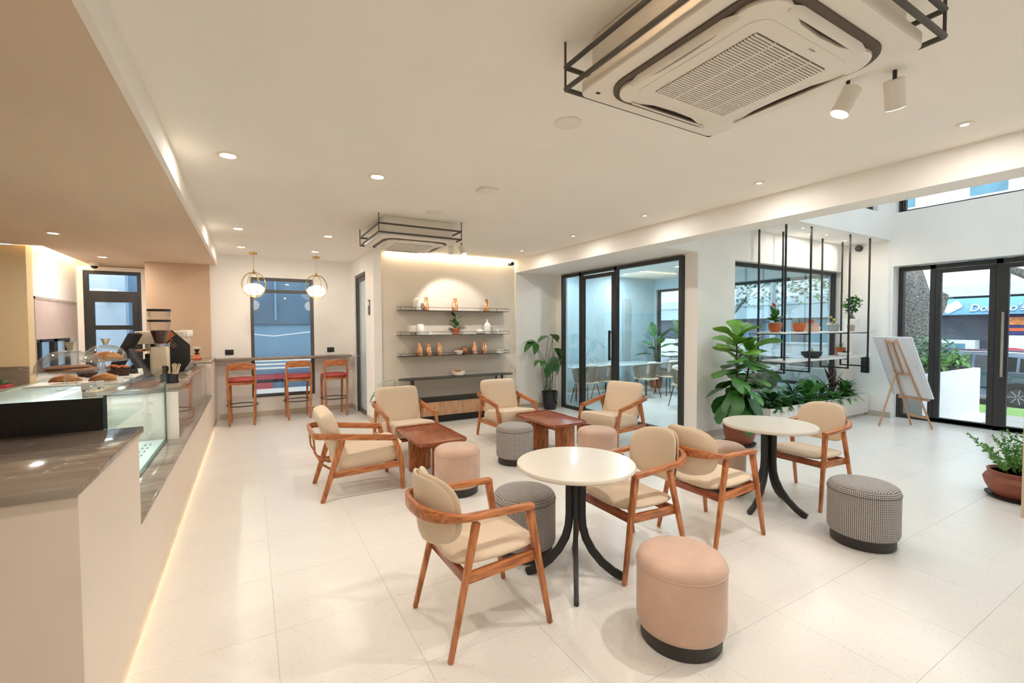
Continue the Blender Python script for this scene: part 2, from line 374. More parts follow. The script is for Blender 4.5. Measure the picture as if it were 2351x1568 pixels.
pane(w1, 'y', 9.72, .067, 1.033, 2.37, 2.535, GLS); pane(w1, 'y', 9.72, .067, 1.033, .409, 2.31, GLS)
w2 = window('window_2')     # kitchen window
rf(MB(), 'y', 10.72, .1, -2.52, -1.72, .5, 2.68, .06).box(-2.46, -1.78, 10.67, 10.77, 2.2, 2.32).build('window_frame', FRAME, w2, smooth=False)
rf(MB(), 'y', 10.70, .08, -2.46, -1.78, .56, 2.2, .075).box(-2.385, -1.855, 10.67, 10.73, 1.63, 1.71).build('sash', FRAME, w2, smooth=False)
for z0, z1 in ((2.32, 2.62), (1.71, 2.125), (.63, 1.63)): pane(w2, 'y', 10.71, -2.46 if z0 > 2.2 else -2.385, -1.78 if z0 > 2.2 else -1.855, z0, z1, GLS)
MB().box(-2.6, -2.52, 10.66, 10.7, 0, 2.75).box(-1.72, -1.5, 10.66, 10.7, 0, 2.75).box(-2.52, -1.72, 10.66, 10.7, 2.68, 2.75).build('reveal', WHITE, w2, smooth=False)
w3 = window('window_3')     # planter window
rf(MB(), 'y', YP+.15, .07, XG+.86, 9.72, .3, 2.66, .055).build('window_frame', FRAME, w3, smooth=False)
pane(w3, 'y', YP+.15, XG+.915, 9.665, .355, 2.605, GLT)
w4 = window('window_4')     # upper clerestory over the entrance
rf(MB(), 'x', XE+.2, .07, -1.6, 3.6, 3.62, 5.4, .05).box(XE+.165, XE+.235, 3.5, 3.56, 3.62, 5.4).box(XE+.165, XE+.235, .9, .96, 3.62, 5.4).build('window_frame', FRAME, w4, smooth=False)
pane(w4, 'x', XE+.2, -1.55, .9, 3.67, 5.35, GLS); pane(w4, 'x', XE+.2, .96, 3.5, 3.67, 5.35, GLS)
w5 = window('window_5')     # small upper window
rf(MB(), 'y', 3.76, .07, 8.75, 9.35, 3.6, 5.0, .05).build('window_frame', FRAME, w5, smooth=False); pane(w5, 'y', 3.76, 8.8, 9.3, 3.65, 4.95, GLS)
w10 = window('window_10')   # unseen roof light, added for more daylight in the double-height entrance
fm = MB()
for k in range(5): fm.box(5.0+k*1.175-.03, 5.0+k*1.175+.03, -2.9, 3.5, 6.22, 6.3)
fm.build('window_frame', FRAME, w10, smooth=False)
for k in range(4): B(5.03+k*1.175, 6.145+k*1.175, -2.9, 3.5, 6.25, 6.26).build('pane', GLS, w10, smooth=False)
w6 = window('window_6')     # fixed lights of the glazed partition
fm = rf(MB(), 'x', XG, .07, 4.577, 7.58, 0, 2.7, .06)
fm.box(XG-.035, XG+.035, 6.94, 7.0, 0, 2.7).box(XG-.035, XG+.035, 5.96, 6.02, 0, 2.7)
fm.build('window_frame', FRAME, w6, smooth=False)
pane(w6, 'x', XG, 7.0, 7.52, .06, 2.64, GLT); pane(w6, 'x', XG, 4.637, 5.96, .06, 2.64, GLT)
d2 = window('door_2')       # hinged leaf of the partition
rf(MB(), 'x', XG-.005, .05, 6.03, 6.93, .01, 2.62, .065).build('door_frame', FRAME, d2, smooth=False)
pane(d2, 'x', XG-.005, 6.095, 6.865, .075, 2.555, GLT)
MB().bar((XG-.08, 6.09, 1.05), (XG-.08, 6.09, 1.58), .03, .03).bar((XG-.08, 6.09, 1.08), (XG-.01, 6.09, 1.08), .02, .02).bar((XG-.08, 6.09, 1.55), (XG-.01, 6.09, 1.55), .02, .02).build('door_handle', FRAME, d2, smooth=False)
w7 = window('window_7')     # entrance glazing
fm = rf(MB(), 'x', 10.12, .1, -1.6, 3.6, 0, 2.68, .07)
for y in (3.13, 2.335, 1.45, .62, -.2): fm.box(10.07, 10.17, y-.035, y+.035, 0, 2.68)
fm.build('window_frame', FRAME, w7, smooth=False)
for a, b_ in ((3.165, 3.53), (.655, 1.415), (-.165, .585), (-1.53, -.235)): pane(w7, 'x', 10.12, a, b_, .07, 2.61, GLS)
d3 = window('door_3')
for k, (a, b_) in enumerate(((2.375, 3.09), (1.485, 2.3))):
    rf(MB(), 'x', 10.1, .06, a, b_, .015, 2.6, .07).build('door_leaf', FRAME, d3, smooth=False)
    pane(d3, 'x', 10.1, a+.07, b_-.07, .085, 2.53, GLS)
MB().bar((10.0, 2.27, .85), (10.0, 2.27, 1.85), .025, .03).bar((10.0, 2.27, .92), (10.1, 2.27, .92), .02, .02).bar((10.0, 2.27, 1.78), (10.1, 2.27, 1.78), .02, .02).build('door_handle', STEEL, d3, smooth=False)
d1 = window('door_1')       # washroom door
rf(MB(), 'x', 1.86, .08, 8.36, 9.32, 0, 2.66, .05, bot=False).build('door_frame', FRAMEB, d1, smooth=False)
rf(MB(), 'x', 1.87, .045, 8.41, 9.27, .01, 2.61, .075).build('door_leaf', FRAMEB, d1, smooth=False)
pane(d1, 'x', 1.87, 8.485, 9.195, .085, 2.535, M('frosted_pane', (196, 214, 222), .12, var=.04, scale=1, stretch=(1, 1, 2)))
MB().tube([(1.86, 9.2, 1.1), (1.80, 9.2, 1.1), (1.80, 9.09, 1.1)], .012, 8).build('door_handle', STEEL, d1)
w8 = window('window_8')     # opening of the meeting room to the terrace
rf(MB(), 'x', 10.0, .08, YP+.25, 9.05, .42, 2.67, .06).build('window_frame', FRAME, w8, smooth=False)
pane(w8, 'x', 10.0, YP+.31, 8.99, .48, 2.61, GLS)
w9 = window('window_9')     # kitchen hatch
B(-2.63, -2.6, 8.84, 10.58, 1.5, 2.07).build('shutter', PANEL, w9, smooth=False)
MB().box(-2.612, -2.594, 8.81, 8.84, .98, 2.11).box(-2.612, -2.594, 10.58, 10.61, .98, 2.11).box(-2.612, -2.594, 8.81, 10.61, 2.07, 2.11).build('window_frame', M('hatch_trim', (176, 166, 160), .6), w9, smooth=False)
rf(MB(), 'x', -2.72, .06, 8.84, 10.58, 1.0, 1.5, .05).box(-2.75, -2.69, 9.3, 9.36, 1.0, 1.5).box(-2.75, -2.69, 9.85, 10.0, 1.0, 1.5).build('sash', FRAME, w9, smooth=False)
pane(w9, 'x', -2.72, 8.9, 10.53, 1.05, 1.45, GLT)

# ------------------------------------------------------------------ lamps
WARM = (1, .945, .88); NEUT = (1, .9, .78)
EMW = M('lamp_face', (255, 244, 224), .5, var=.0, emit=14)
EMS = M('led_strip', (255, 226, 176), .5, var=.0, emit=3)
def light(parent, kind, loc, target, power, color=WARM, size=110, blend=.6, radius=.04, sx=.1, sy=.1):
    ld = bpy.data.lights.new('bulb', kind); ld.energy = power; ld.color = color
    if kind == 'SPOT': ld.spot_size = R(size); ld.spot_blend = blend; ld.shadow_soft_size = radius
    elif kind == 'POINT': ld.shadow_soft_size = radius
    else: ld.shape = 'RECTANGLE'; ld.size = sx; ld.size_y = sy
    o = bpy.data.objects.new('bulb', ld); COL.objects.link(o); o.parent = parent; o.location = loc
    if target is not None: o.rotation_euler = (Vector(target)-Vector(loc)).to_track_quat('-Z', 'Y').to_euler()
    return o
def downlight(x, y, z, r, power, label, group, size=125, color=WARM, beam=0):
    t = thing('downlight', label, 'downlight', (x, y, z), 0, group)
    MB().lathe([(r, 0), (r+.022, -.001), (r+.022, -.006), (r, -.008), (r-.004, -.004), (r-.004, 0)], 24).build('trim_ring', ACW, t)
    MB().lathe([(0, -.003), (r-.003, -.003)], 24).build('lens', EMW, t)
    o = light(t, 'AREA', (0, 0, -.012), None, power, color, sx=r*2, sy=r*2); o.data.shape = 'DISK'
    if beam: light(t, 'SPOT', (0, 0, -.015), (0, 0, -1), beam, color, 100, .45, .035)
G1 = 'recessed downlights in the white ceiling over the counter aisle'
DLP = 7
for x, y, lab in ((-.12, 4.12, 'recessed downlight nearest the counter, large and closest to the beige bulkhead'), (.99, 4.06, 'recessed downlight in the aisle ceiling, before the square access cap'),
                  (-.11, 7.06, 'small recessed downlight near the bulkhead, midway to the bar window'), (1.0, 7.02, 'small recessed downlight midway to the bar window, aisle side'),
                  (-.1, 8.62, 'recessed downlight just in front of the left pendant lamp'), (1.0, 8.55, 'recessed downlight just in front of the right pendant lamp')):
    downlight(x, y, CE, .055, DLP*(.5 if y > 8 else .85 if x < 0 else 1), lab, G1, beam=7 if y > 8 else 16)
for x, y, lab in ((-.12, 1.3, 'recessed downlight over the near counter end, left of two'), (.99, 1.1, 'recessed downlight over the near aisle, right of two'), (.4, -1.6, 'recessed downlight at the rear of the aisle')):
    downlight(x, y, CE, .055, DLP*.05 if y > 0 else DLP*2, lab, G1, beam=30)
G2 = 'small pin spot lights in a row beside the beam'
for y, lab in ((-.25, 'pin spot light by the beam, rearmost of the row'), (1.13, 'pin spot light by the beam, nearest the track spots'), (2.52, 'pin spot light by the beam, above the second round table'), (3.92, 'pin spot light by the beam, above the pale ottoman'),
               (5.3, 'pin spot light by the beam, above the chair at the glass wall'), (6.74, 'pin spot light by the beam, closest to the shelf wall')):
    downlight(4.09, y, CE, .022, 5, lab, G2, 95, beam=5)
G3 = 'recessed downlights in the beige bulkhead'
for y, lab in ((7.3, 'downlight in the beige bulkhead, nearer one'), (9.35, 'downlight in the beige bulkhead, by the kitchen window'), (4.9, 'downlight in the beige bulkhead above the display case')):
    downlight(-1.97, y, SOF, .05, 13, lab, G3)
G4 = 'pin spots in the planter soffit'
for x, y, lab in ((7.4, 3.85, 'planter soffit spot by the second hanging frame'), (7.95, 4.05, 'planter soffit spot, second from the left frame'), (8.3, 3.95, 'planter soffit spot in the middle of the row'), (9.15, 4.05, 'planter soffit spot nearest the entrance wall')):
    downlight(x, y, 3.16, .02, 4, lab, G4, 95, NEUT)
for x, y, lab in ((6.6, 6.9, 'added downlight brightening the meeting room, left front'), (8.2, 6.9, 'added downlight brightening the meeting room, centre front'), (6.6, 8.5, 'added downlight brightening the meeting room, left rear'), (8.2, 8.5, 'added downlight brightening the meeting room, centre rear'), (7.6, 5.3, 'added downlight brightening the meeting room, by the interior window')):
    downlight(x, y, 2.97, .05, 22, lab, 'added downlights brightening the meeting room', 120, (.86, .95, 1))  # unseen downlights, added to brighten the room behind the glass
# cove strip above the shelf wall
t = thing('cove_light', 'warm strip light glowing along the top of the shelf wall', 'light', (3.25, YS+.02, CE))
B(-1.25, 1.25, -.05, -.01, -.03, 0).build('diffuser', EMS, t, smooth=False)
light(t, 'AREA', (0, -.03, -.035), None, 5.5, (1, .84, .6), sx=2.5, sy=.03)
t = thing('cove_light', 'warm strip light hidden in the gap above the kitchen hatch wall', 'light', (-2.5, 9.6, CE+.12))
B(-.03, .03, -1.0, 1.0, 0, .03).build('diffuser', EMS, t, smooth=False)
light(t, 'AREA', (0, 0, -.02), None, 12, (1, .8, .5), sx=.03, sy=2.0)
# warm under-lip strip along the counter toe
t = thing('toe_light', 'warm strip light under the counter front along the floor', 'light', (-.56, 5.5, .06))
B(-.02, 0, -3.3, 3.6, 0, .02).build('diffuser', M('toe_strip', (255, 214, 150), .5, var=0, emit=.3), t, smooth=False)
light(t, 'AREA', (.005, .15, .0), None, .9, (1, .75, .42), sx=.03, sy=6.8).rotation_euler = (0, R(-35), 0)
def track_spot(x, y, aim, power, label, size=60):
    t = thing('track_spot', label, 'spotlight', (x, y, CE), 0, 'white cylinder spotlights on the ceiling')
    d = (Vector(aim)-Vector((x, y, CE-.12))).normalized(); c = Vector((0, 0, -.10)); p = c-d*.05; q = c+d*.09
    MB().tube([(0, 0, 0), (0, 0, -.06)], .01, 8).build('bracket', BLACK, t)
    MB().tube([p, q], .045, 20).build('housing', ACW, t)
    MB().tube([q, q+d*.002], .041, 20).build('lens', EMW, t)
    light(t, 'SPOT', q+d*.02, q+d, power, WARM, size, .35, .03)
track_spot(2.80, 1.24, (1.9, 2.2, 0), 62, 'white cylinder spotlight beside the near air conditioner, facing the camera', 80)
track_spot(2.92, 1.08, (4.6, 1.5, 0), 20, 'white cylinder spotlight beside the near air conditioner, tilted to the right', 80)
track_spot(2.72, 6.6, (3.2, YS, 1.75), 55, 'white cylinder spotlight by the far air conditioner, left of its pair', 62)
track_spot(2.90, 6.6, (3.6, 5.3, 0), 35, 'white cylinder spotlight by the far air conditioner, right of its pair', 70)
track_spot(1.2, -.5, (1.3, 2.0, 0), 22, 'white cylinder spotlight over the near aisle floor', 80)
# pendants
def pendant(x, y, label):
    t = thing('pendant_lamp', label, 'pendant lamp', (x, y, 0), 0, 'brass pendant lamps at the bar window')
    MB().lathe([(.0, CE), (.065, CE), (.06, CE-.035), (.0, CE-.04)], 20).build('canopy', GOLD, t)
    MB().tube([(0, 0, CE-.03), (0, 0, 2.64)], .004, 6).build('cord', GOLD, t)
    MB().lathe([(.0, 2.67), (.018, 2.66), (.014, 2.62), (.03, 2.6), (.0, 2.6)], 12).build('cap', GOLD, t)
    for k in range(4):
        a = PI*k/4+.3; pts = [(.2*math.sin(q)*math.cos(a), .2*math.sin(q)*math.sin(a), 2.41+.215*math.cos(q)) for q in [2*PI*i/28 for i in range(28)]]
        MB().tube(pts, .0045, 5, closed=True).build('wire_hoop', GOLD, t)
    MB().lathe([(0, .105), (.06, .1), (.12, .075), (.16, .03), (.165, 0), (.16, -.03), (.12, -.075), (.06, -.1), (0, -.105)], 28, (0, 0, 2.33)).build('globe', M('globe_glow', (255, 248, 236), .4, var=0, emit=1.5), t)
    MB().lathe([(0, 2.19), (.02, 2.19), (.05, 2.215), (.0, 2.225)], 12).build('finial', GOLD, t)
    light(t, 'POINT', (0, 0, 2.1), None, 1.5, (1, .9, .75), radius=.1)
pendant(.075, 9.18, 'brass wire pendant lamp with glowing globe, left of the pair')
pendant(1.085, 9.16, 'brass wire pendant lamp with glowing globe, nearer the washroom door')

# ================================================================== FURNITURE
def rrect(w, h, r, n=6, cx=0, cy=0):
    out = []
    for sx, sy, a0 in ((1, 1, 0), (-1, 1, 90), (-1, -1, 180), (1, -1, 270)):
        for i in range(n+1):
            a = R(a0+90*i/n); out.append((cx+sx*(w/2-r)+r*math.cos(a), cy+sy*(h/2-r)+r*math.sin(a)))
    return out
def rc(a, b): return [(-a/2, -b/2), (a/2, -b/2), (a/2, b/2), (-a/2, b/2)]
# ---- dining armchair, faces +x
def dining_chair():
    t = thing('dining_chair', '', 'chair')
    hw = .235
    for s in (1, -1):
        MB().bar((.185, s*hw, .665), (.305, s*.262, 0), .044, .036, (1, 0, 0), .026, .026).build('leg', WOOD, t, bev=.006)
        MB().bar((-.135, s*hw, .66), (-.295, s*.262, 0), .04, .034, (1, 0, 0), .026, .026).build('leg', WOOD, t, bev=.006)
        MB().bar((.225, s*.225, .395), (-.2, s*.225, .375), .03, .055, (0, 1, 0)).build('side_rail', WOODX, t, bev=.005)
    MB().bar((.225, -.235, .40), (.225, .235, .40), .055, .03, (0, 0, 1)).build('front_rail', WOODY, t, bev=.005)
    MB().bar((-.19, -.235, .375), (-.19, .235, .375), .055, .03, (0, 0, 1)).build('rear_rail', WOODY, t, bev=.005)
    # arm rail: one bent band round the back
    pts = []; pr = []
    for x in (.205, .1, 0, -.1, -.19): pts.append((x, hw+.005, .677+(.205-x)*.04)); pr.append((.03, .052))
    for i in range(1, 12):
        a = PI*i/12; pts.append((-.19-.205*math.sin(a)**.85, (hw+.005)*math.copysign(abs(math.cos(a))**.8, math.cos(a)), .693+.03*math.sin(a))); pr.append((.03+.04*math.sin(a), .05-.026*math.sin(a)))
    for x in (-.19, -.1, 0, .1, .205): pts.append((x, -hw-.005, .677+(.205-x)*.04)); pr.append((.03, .052))
    MB().sweep(pts, [rc(a, b) for a, b in pr], side=(0, 0, 1)).build('arm_rail', WOODX, t, bev=.006)
    def bend(u, v, w):  # u across, v up
        k = (u/.23)**2
        return (-.338+.115*k-w*(1-.25*k)-.10*(v-.0), u*(1-.04*k), .705+v)
    MB().pad(.225, .185, .05, 3.0, lambda u, v, w: bend(u, v, w-.026)).build('backrest', FABR, t)
    MB().pad(.222, .18, .035, 3.0, lambda u, v, w: bend(u, v, w+.012)).build('back_shell', FABR, t)
    def seat(u, v, w):
        s_ = 1-.10*(-u/.24 if u < 0 else 0)
        return (u+.015, v*s_, .445+w+.012*(u/.25)+.018*(v/.24)**2)
    MB().pad(.252, .25, .075, 4.2, seat).build('seat', FABR, t)
    return t
D0 = dining_chair()
GD = 'dining armchairs at the round tables'
for i, (x, y, rz, lab) in enumerate(((1.11, 2.305, 1, 'teak armchair with beige pad, nearest the camera, left of the near round table'), (2.34, 2.37, 180, 'teak armchair tucked under the right side of the near round table'),
                                     (3.18, 2.335, 0, 'teak armchair facing right towards the far round table, back to back with another'), (4.64, 2.335, 180, 'teak armchair on the far side of the second round table, before the planter'))):
    if i == 0: D0.location = (x, y, 0); D0.rotation_euler.z = R(rz); tag(D0, lab, group=GD)
    else: copy_tree(D0, (x, y, 0), R(rz), lab, GD)
# ---- lounge armchair, faces +x
def lounge():
    t = thing('lounge_chair', '', 'armchair')
    for s in (1, -1):
        y = s*.315
        MB().sweep([(.30, y, .535), (.352, y, .36), (.372, y, .27), (.38, y, 0)], [rc(.03, .05), rc(.03, .056), rc(.03, .052), rc(.03, .034)], side=(0, 1, 0)).build('leg', WOOD, t, bev=.004)
        MB().bar((-.2, y, .575), (-.385, y, 0), .03, .06, (0, 1, 0), .03, .042).build('leg', WOOD, t, bev=.004)
        MB().bar((.355, y, .268), (-.29, y, .245), .03, .055, (0, 1, 0)).build('side_rail', WOODX, t, bev=.004)
        MB().sweep([(-.44, s*.17, .6), (-.43, s*.17, .45), (-.37, s*.17, .33), (-.27, s*.17, .255), (-.2, s*.17, .25)], rc(.05, .016), side=(0, 1, 0)).build('back_strap', WOOD, t, bev=.003)
    MB().bar((.33, -.32, .262), (.33, .32, .262), .05, .03, (0, 0, 1)).build('front_rail', WOODY, t, bev=.004)
    pts = []; pr = []
    ramp = lambda x: .537+(.3-x)*.135
    for x in (.315, .1, -.15, -.34): pts.append((x, .315, ramp(x))); pr.append((.058, .03))
    for i in range(1, 7):
        a = PI/2*i/6; pts.append((-.34-.105*math.sin(a), .315-.1*(1-math.cos(a)), ramp(-.36))); pr.append((.058, .026))
    for i in range(6, 0, -1):
        a = PI/2*i/6; pts.append((-.34-.105*math.sin(a), -.315+.1*(1-math.cos(a)), ramp(-.36))); pr.append((.058, .026))
    for x in (-.34, -.15, .1, .315): pts.append((x, -.315, ramp(x))); pr.append((.058, .03))
    MB().sweep(pts, [rc(a, b) for a, b in pr], side=(0, 0, 1)).build('arm_rail', WOODX, t, bev=.004)
    MB().pad(.335, .287, .185, 10, lambda u, v, w: (u+.085, v, .352+w+.04*(u/.33)), crown=22).build('seat_cushion', FABR, t)
    def bk(u, v, w): return (-.265-.36*(v)*.9-w*.93+.0, u, .60+v*.95-w*.25)
    MB().pad(.287, .255, .15, 8, bk, crown=16).build('back_cushion', FABR, t)
    return t
L0 = lounge(); GL = 'lounge armchairs around the low teak tables'
for i, (x, y, rz, lab) in enumerate(((.945, 4.865, 0, 'teak lounge chair seen from the side, nearest the counter aisle'), (1.73, 5.82, -88, 'teak lounge chair facing the camera, behind the left low table'),
                                     (3.3, 5.88, -92, 'teak lounge chair in front of the shelf wall, beside the tall potted plant'), (4.43, 4.83, 180+14, 'teak lounge chair in front of the glass partition'))):
    if i == 0: L0.location = (x, y, 0); L0.rotation_euler.z = R(rz); tag(L0, lab, group=GL)
    else: copy_tree(L0, (x, y, 0), R(rz), lab, GL)
# ---- round tables
def round_table(x, y, rz, label, RR=.385, H=.765):
    t = thing('round_table', label, 'table', (x, y, 0), R(rz), 'white round bistro tables')
    MB().lathe([(0, H-.028), (RR-.01, H-.028), (RR, H-.02), (RR, H-.006), (RR-.005, H), (0, H)], 64).build('table_top', TWHITE, t, ang=50)
    MB().lathe([(0, H-.036), (.16, H-.036), (.16, H-.029), (0, H-.029)], 24).build('mounting_plate', BLACK, t)
    for k in range(4):
        a = PI/2*k; c, s = math.cos(a), math.sin(a)
        pr = [(.04, H-.03), (.04, .42), (.046, .34), (.066, .265), (.108, .185), (.17, .11), (.245, .05), (.325, .012)]
        MB().sweep([(r*c, r*s, z) for r, z in pr], rc(.03, .052), side=(-s, c, 0)).build('leg', BLACK, t, bev=.005)
        MB().lathe([(0, 0), (.014, 0), (.014, .012), (0, .012)], 10, (.31*c, .31*s, 0)).build('foot_glide', BLKP, t)
    return t
round_table(1.83, 2.345, 53, 'near round table with white top and curved black legs')
round_table(4.07, 2.385, 4, 'farther round table with white glossy top reflecting the entrance daylight')
# ---- ottomans
def ottoman(x, y, mat, label, houndst, rz=0):
    t = thing('ottoman', label, 'ottoman', (x, y, 0), rz, 'round ottoman stools')
    R_ = .228
    prof = [(0, .075), (R_-.03, .075), (R_-.008, .085), (R_, .11), (R_, .37), (R_, .405), (R_-.004, .425), (R_-.014, .442), (R_-.035, .455), (R_-.08, .462), (.08, .466), (0, .466)]
    o = MB().lathe(prof, 48).build('upholstery', mat, t, ang=75)
    if houndst:
        me = o.data; uv = me.uv_layers.new(name='UVMap')
        for p in me.polygons:
            top = abs(p.normal.z) > .75
            a0 = math.atan2(p.center.y, p.center.x)
            for li in p.loop_indices:
                v = me.vertices[me.loops[li].vertex_index].co
                if top: uv.data[li].uv = (v.x, v.y)
                else:
                    a = math.atan2(v.y, v.x)
                    while a-a0 > PI: a -= 2*PI
                    while a-a0 < -PI: a += 2*PI
                    uv.data[li].uv = (a*.2268, v.z)
    MB().lathe([(0, .004), (.203, .004), (.205, .008), (.205, .08), (0, .08)], 48).build('plinth', OTTB, t)
    MB().tube([((R_+.001)*math.cos(2*PI*i/48), (R_+.001)*math.sin(2*PI*i/48), .402) for i in range(48)], .0028, 5, closed=True).build('seam', mat if not houndst else OTTB, t)
    for k in range(3): MB().lathe([(0, 0), (.012, 0), (.012, .006), (0, .006)], 8, (.185*math.cos(k*2.1), .185*math.sin(k*2.1), 0)).build('foot_glide', STEEL, t)
    return t
for x, y, h, lab in ((2.78, 4.76, 1, 'houndstooth ottoman between the two low teak tables'), (1.78, 4.195, 0, 'pale pink velvet ottoman in front of the left low table'), (1.72, 2.81, 1, 'houndstooth ottoman half hidden by the near round table legs'),
                     (3.5, 4.08, 0, 'pale pink velvet ottoman in front of the right low table'), (4.12, 2.90, 0, 'pink velvet ottoman behind the armchair at the far round table'), (4.03, 1.63, 1, 'houndstooth ottoman standing alone at the right, nearest the entrance'), (1.955, 1.605, 0, 'pink velvet ottoman in the foreground')):
    ottoman(x, y, HOUND if h else PINK, lab, h)
# ---- low tables
def low_table(x, y, label, rz=0):
    t = thing('low_table', label, 'low table', (x, y, 0), R(rz), 'low teak tables')
    MB().prism(rrect(.55, .95, .06), .418, .44).build('table_top', WOODY, t, bev=.003)
    rim = rrect(.54, .94, .058)
    MB().sweep([(a, b, .443) for a, b in rim], rc(.014, .014), side=(0, 0, 1), closed=True).build('rim', WOODY, t, smooth=False)
    B(-.2, .06, .11, .16, .005, .418).build('leg_panel', WOOD, t, bev=.006)
    B(-.03, .2, -.28, -.16, .005, .418).build('leg_panel', WOOD, t, bev=.006)
    B(-.03, .02, -.16, .11, .30, .418).build('stretcher', WOODY, t, bev=.004)
    for px, py in ((-.15, .135), (.02, .135), (0, -.22), (.16, -.22)): MB().lathe([(0, 0), (.012, 0), (.012, .006), (0, .006)], 8, (px, py, 0)).build('foot_glide', BLKP, t)
low_table(1.75, 4.935, 'low teak table with raised rim, beside the counter aisle')
low_table(3.43, 4.95, 'low teak table with raised rim, nearer the glass partition', 0)
# ---- bar stools (face +y)
def bar_stool():
    t = thing('bar_stool', '', 'bar stool')
    for s in (1, -1):
        MB().sweep([(s*.20, -.155, .985), (s*.205, -.16, .80), (s*.2, -.165, .70), (s*.178, -.20, 0)], [rc(.032, .04), rc(.036, .045), rc(.036, .05), rc(.03, .032)], side=(1, 0, 0)).build('leg', WOOD, t, bev=.006)
        MB().bar((s*.19, .16, .71), (s*.178, .19, 0), .036, .044, (1, 0, 0), .03, .03).build('leg', WOOD, t, bev=.006)
        MB().bar((s*.195, -.16, .715), (s*.195, .17, .715), .034, .04, (0, 0, 1)).build('side_rail', WOODY, t, bev=.005)
    # back rail: arched plank
    n = 15; pts = []; pr = []
    for i in range(n):
        u = -1+2*i/(n-1); pts.append((u*.212, -.15-.035*(1-u*u), .99+.012*(1-u*u))); h = .118-.05*abs(u)**6; pr.append(rc(h, .024))
    MB().sweep(pts, pr, side=(0, 0, 1)).build('backrest', WOODX, t, bev=.006)
    MB().bar((-.19, -.165, .71), (.19, -.165, .71), .04, .03, (0, 0, 1)).build('rear_rail', WOODX, t, bev=.005)
    MB().bar((-.19, .165, .71), (.19, .165, .71), .04, .03, (0, 0, 1)).build('front_rail', WOODX, t, bev=.005)
    MB().pad(.225, .2, .085, 4, lambda u, v, w: (u, v+.01, .765+w), crown=6).build('seat', REDL, t)
    MB().tube([(.235*math.cos(2*PI*i/40), .005+.235*math.sin(2*PI*i/40), .33) for i in range(40)], .008, 6, closed=True).build('foot_ring', BLACK, t)
    return t
S0 = bar_stool(); GS = 'bar stools at the window bar'
for i, (x, y, rz, lab) in enumerate(((-.135, 9.07, -3, 'bar stool with red seat nearest the counter corner'), (.74, 9.17, 3, 'middle bar stool with red seat, in front of the window edge'), (1.36, 9.11, 5, 'bar stool with red seat nearest the washroom door'))):
    if i == 0: S0.location = (x, y, 0); S0.rotation_euler.z = R(rz); tag(S0, lab, group=GS)
    else: copy_tree(S0, (x, y, 0), R(rz), lab, GS)

# ---- counter
XC = -.535; ZT = 1.10; ZL = .61
t = thing('service_counter', 'long cream counter with brown marble ledges and stepped front', 'counter', (0, 0, 0))
B(-1.35, XC, 2.13, 3.13, .09, ZT-.035).build('end_block', COUNT, t, smooth=False)
B(-.72, XC, 3.13, 8.45, .09, ZL-.03).build('front_panel', COUNT, t, smooth=False)
B(-.72, XC, 8.45, YB-.02, .09, ZT-.0).build('end_wall', COUNT, t, smooth=False)
B(-1.3, XC-.06, 2.2, YB-.02, 0, .09).build('toe_kick', BLKP, t, smooth=False)
B(-1.4, XC+.004, 2.11, 3.244, ZT-.035, ZT).build('marble_top', MARB, t, bev=.003)
B(-.73, XC+.004, 3.13, 8.45, ZL-.03, ZL).build('marble_ledge', MARB, t, bev=.003)
B(-.69, -.60, 5.27, 5.285, ZL, ZT-.045).build('side_panel', COUNT, t, smooth=False)
B(-.615, -.598, 5.285, 8.45, ZL, ZT-.045).build('marble_front', M('polished_front', (176, 164, 154), .05, metal=.6, var=.05), t, smooth=False)
B(-1.30, -.596, 5.27, 8.6, ZT-.045, ZT-.005).build('marble_worktop', MARB, t, bev=.003)
B(-1.30, XC+.004, 8.45, YB-.02, ZT-.001, ZT+.03).build('marble_corner', MARB, t, bev=.003)
B(-1.28, -.62, 5.3, YB-.02, .09, ZT-.05).build('base_cabinet', COUNT, t, smooth=False)
t = thing('window_bar', 'brown marble bar top along the back wall under the window', 'bar top', (0, 0, 0))
B(XC+.005, 1.73, 9.3, YB-.002, 1.075, 1.12).build('marble_top', MARB, t, bev=.004)
B(XC+.005, 1.73, 9.62, YB-.002, 1.05, 1.0745).build('wall_cleat', BASEB, t, smooth=False)
# display case
ZC = 1.275
t = thing('display_case', 'glass pastry display case with black end panel on the counter', 'display case', (0, 0, 0))
B(-.70, -.69, 3.26, 5.255, ZL+.012, ZC).build('front_glass', GLC, t, smooth=False)
B(-1.30, -.69, 3.26, 5.255, ZC, ZC+.01).build('top_glass', GLC, t, smooth=False)
MB().box(-.702, -.688, 3.252, 3.262, ZT, ZC+.01).box(-.702, -.688, 5.245, 5.258, ZL, ZC+.011).box(-.703, -.687, 3.26, 5.258, ZL+.001, ZL+.014).build('edge_trim', GREEN_E, t, smooth=False)
B(-1.30, -.703, 3.2445, 3.258, ZT-.03, ZC-.001).build('end_panel', BLKP, t, smooth=False)
B(-1.295, -.71, 3.27, 5.25, ZL-.02, ZL+.01).build('case_floor', M('case_white', (238, 240, 238), .4, var=.01), t, smooth=False)
B(-1.295, -1.27, 3.27, 5.25, ZL+.011, ZC-.001).build('back_panel', MATS['case_white'], t, smooth=False)
B(-1.26, -.86, 3.3, 5.24, .93, .94).build('glass_shelf', GLC, t, smooth=False)
for k in range(12): MB().box(-.79, -.78, 3.6+k*.13, 3.66+k*.13, ZL+.0102, ZL+.0115).box(-.825, -.815, 3.6+k*.13, 3.66+k*.13, ZL+.0102, ZL+.0115).build('vent_slot', FRAMEB, t, smooth=False)
B(-1.0, -.97, 3.3, 5.24, 1.245, 1.27).build('case_lamp', M('case_lamp_glow', (250, 252, 255), .5, var=0, emit=1.3), t, smooth=False)
light(t, 'AREA', (-.985, 4.25, 1.24), None, 9, (.95, .98, 1), sx=.03, sy=1.9)

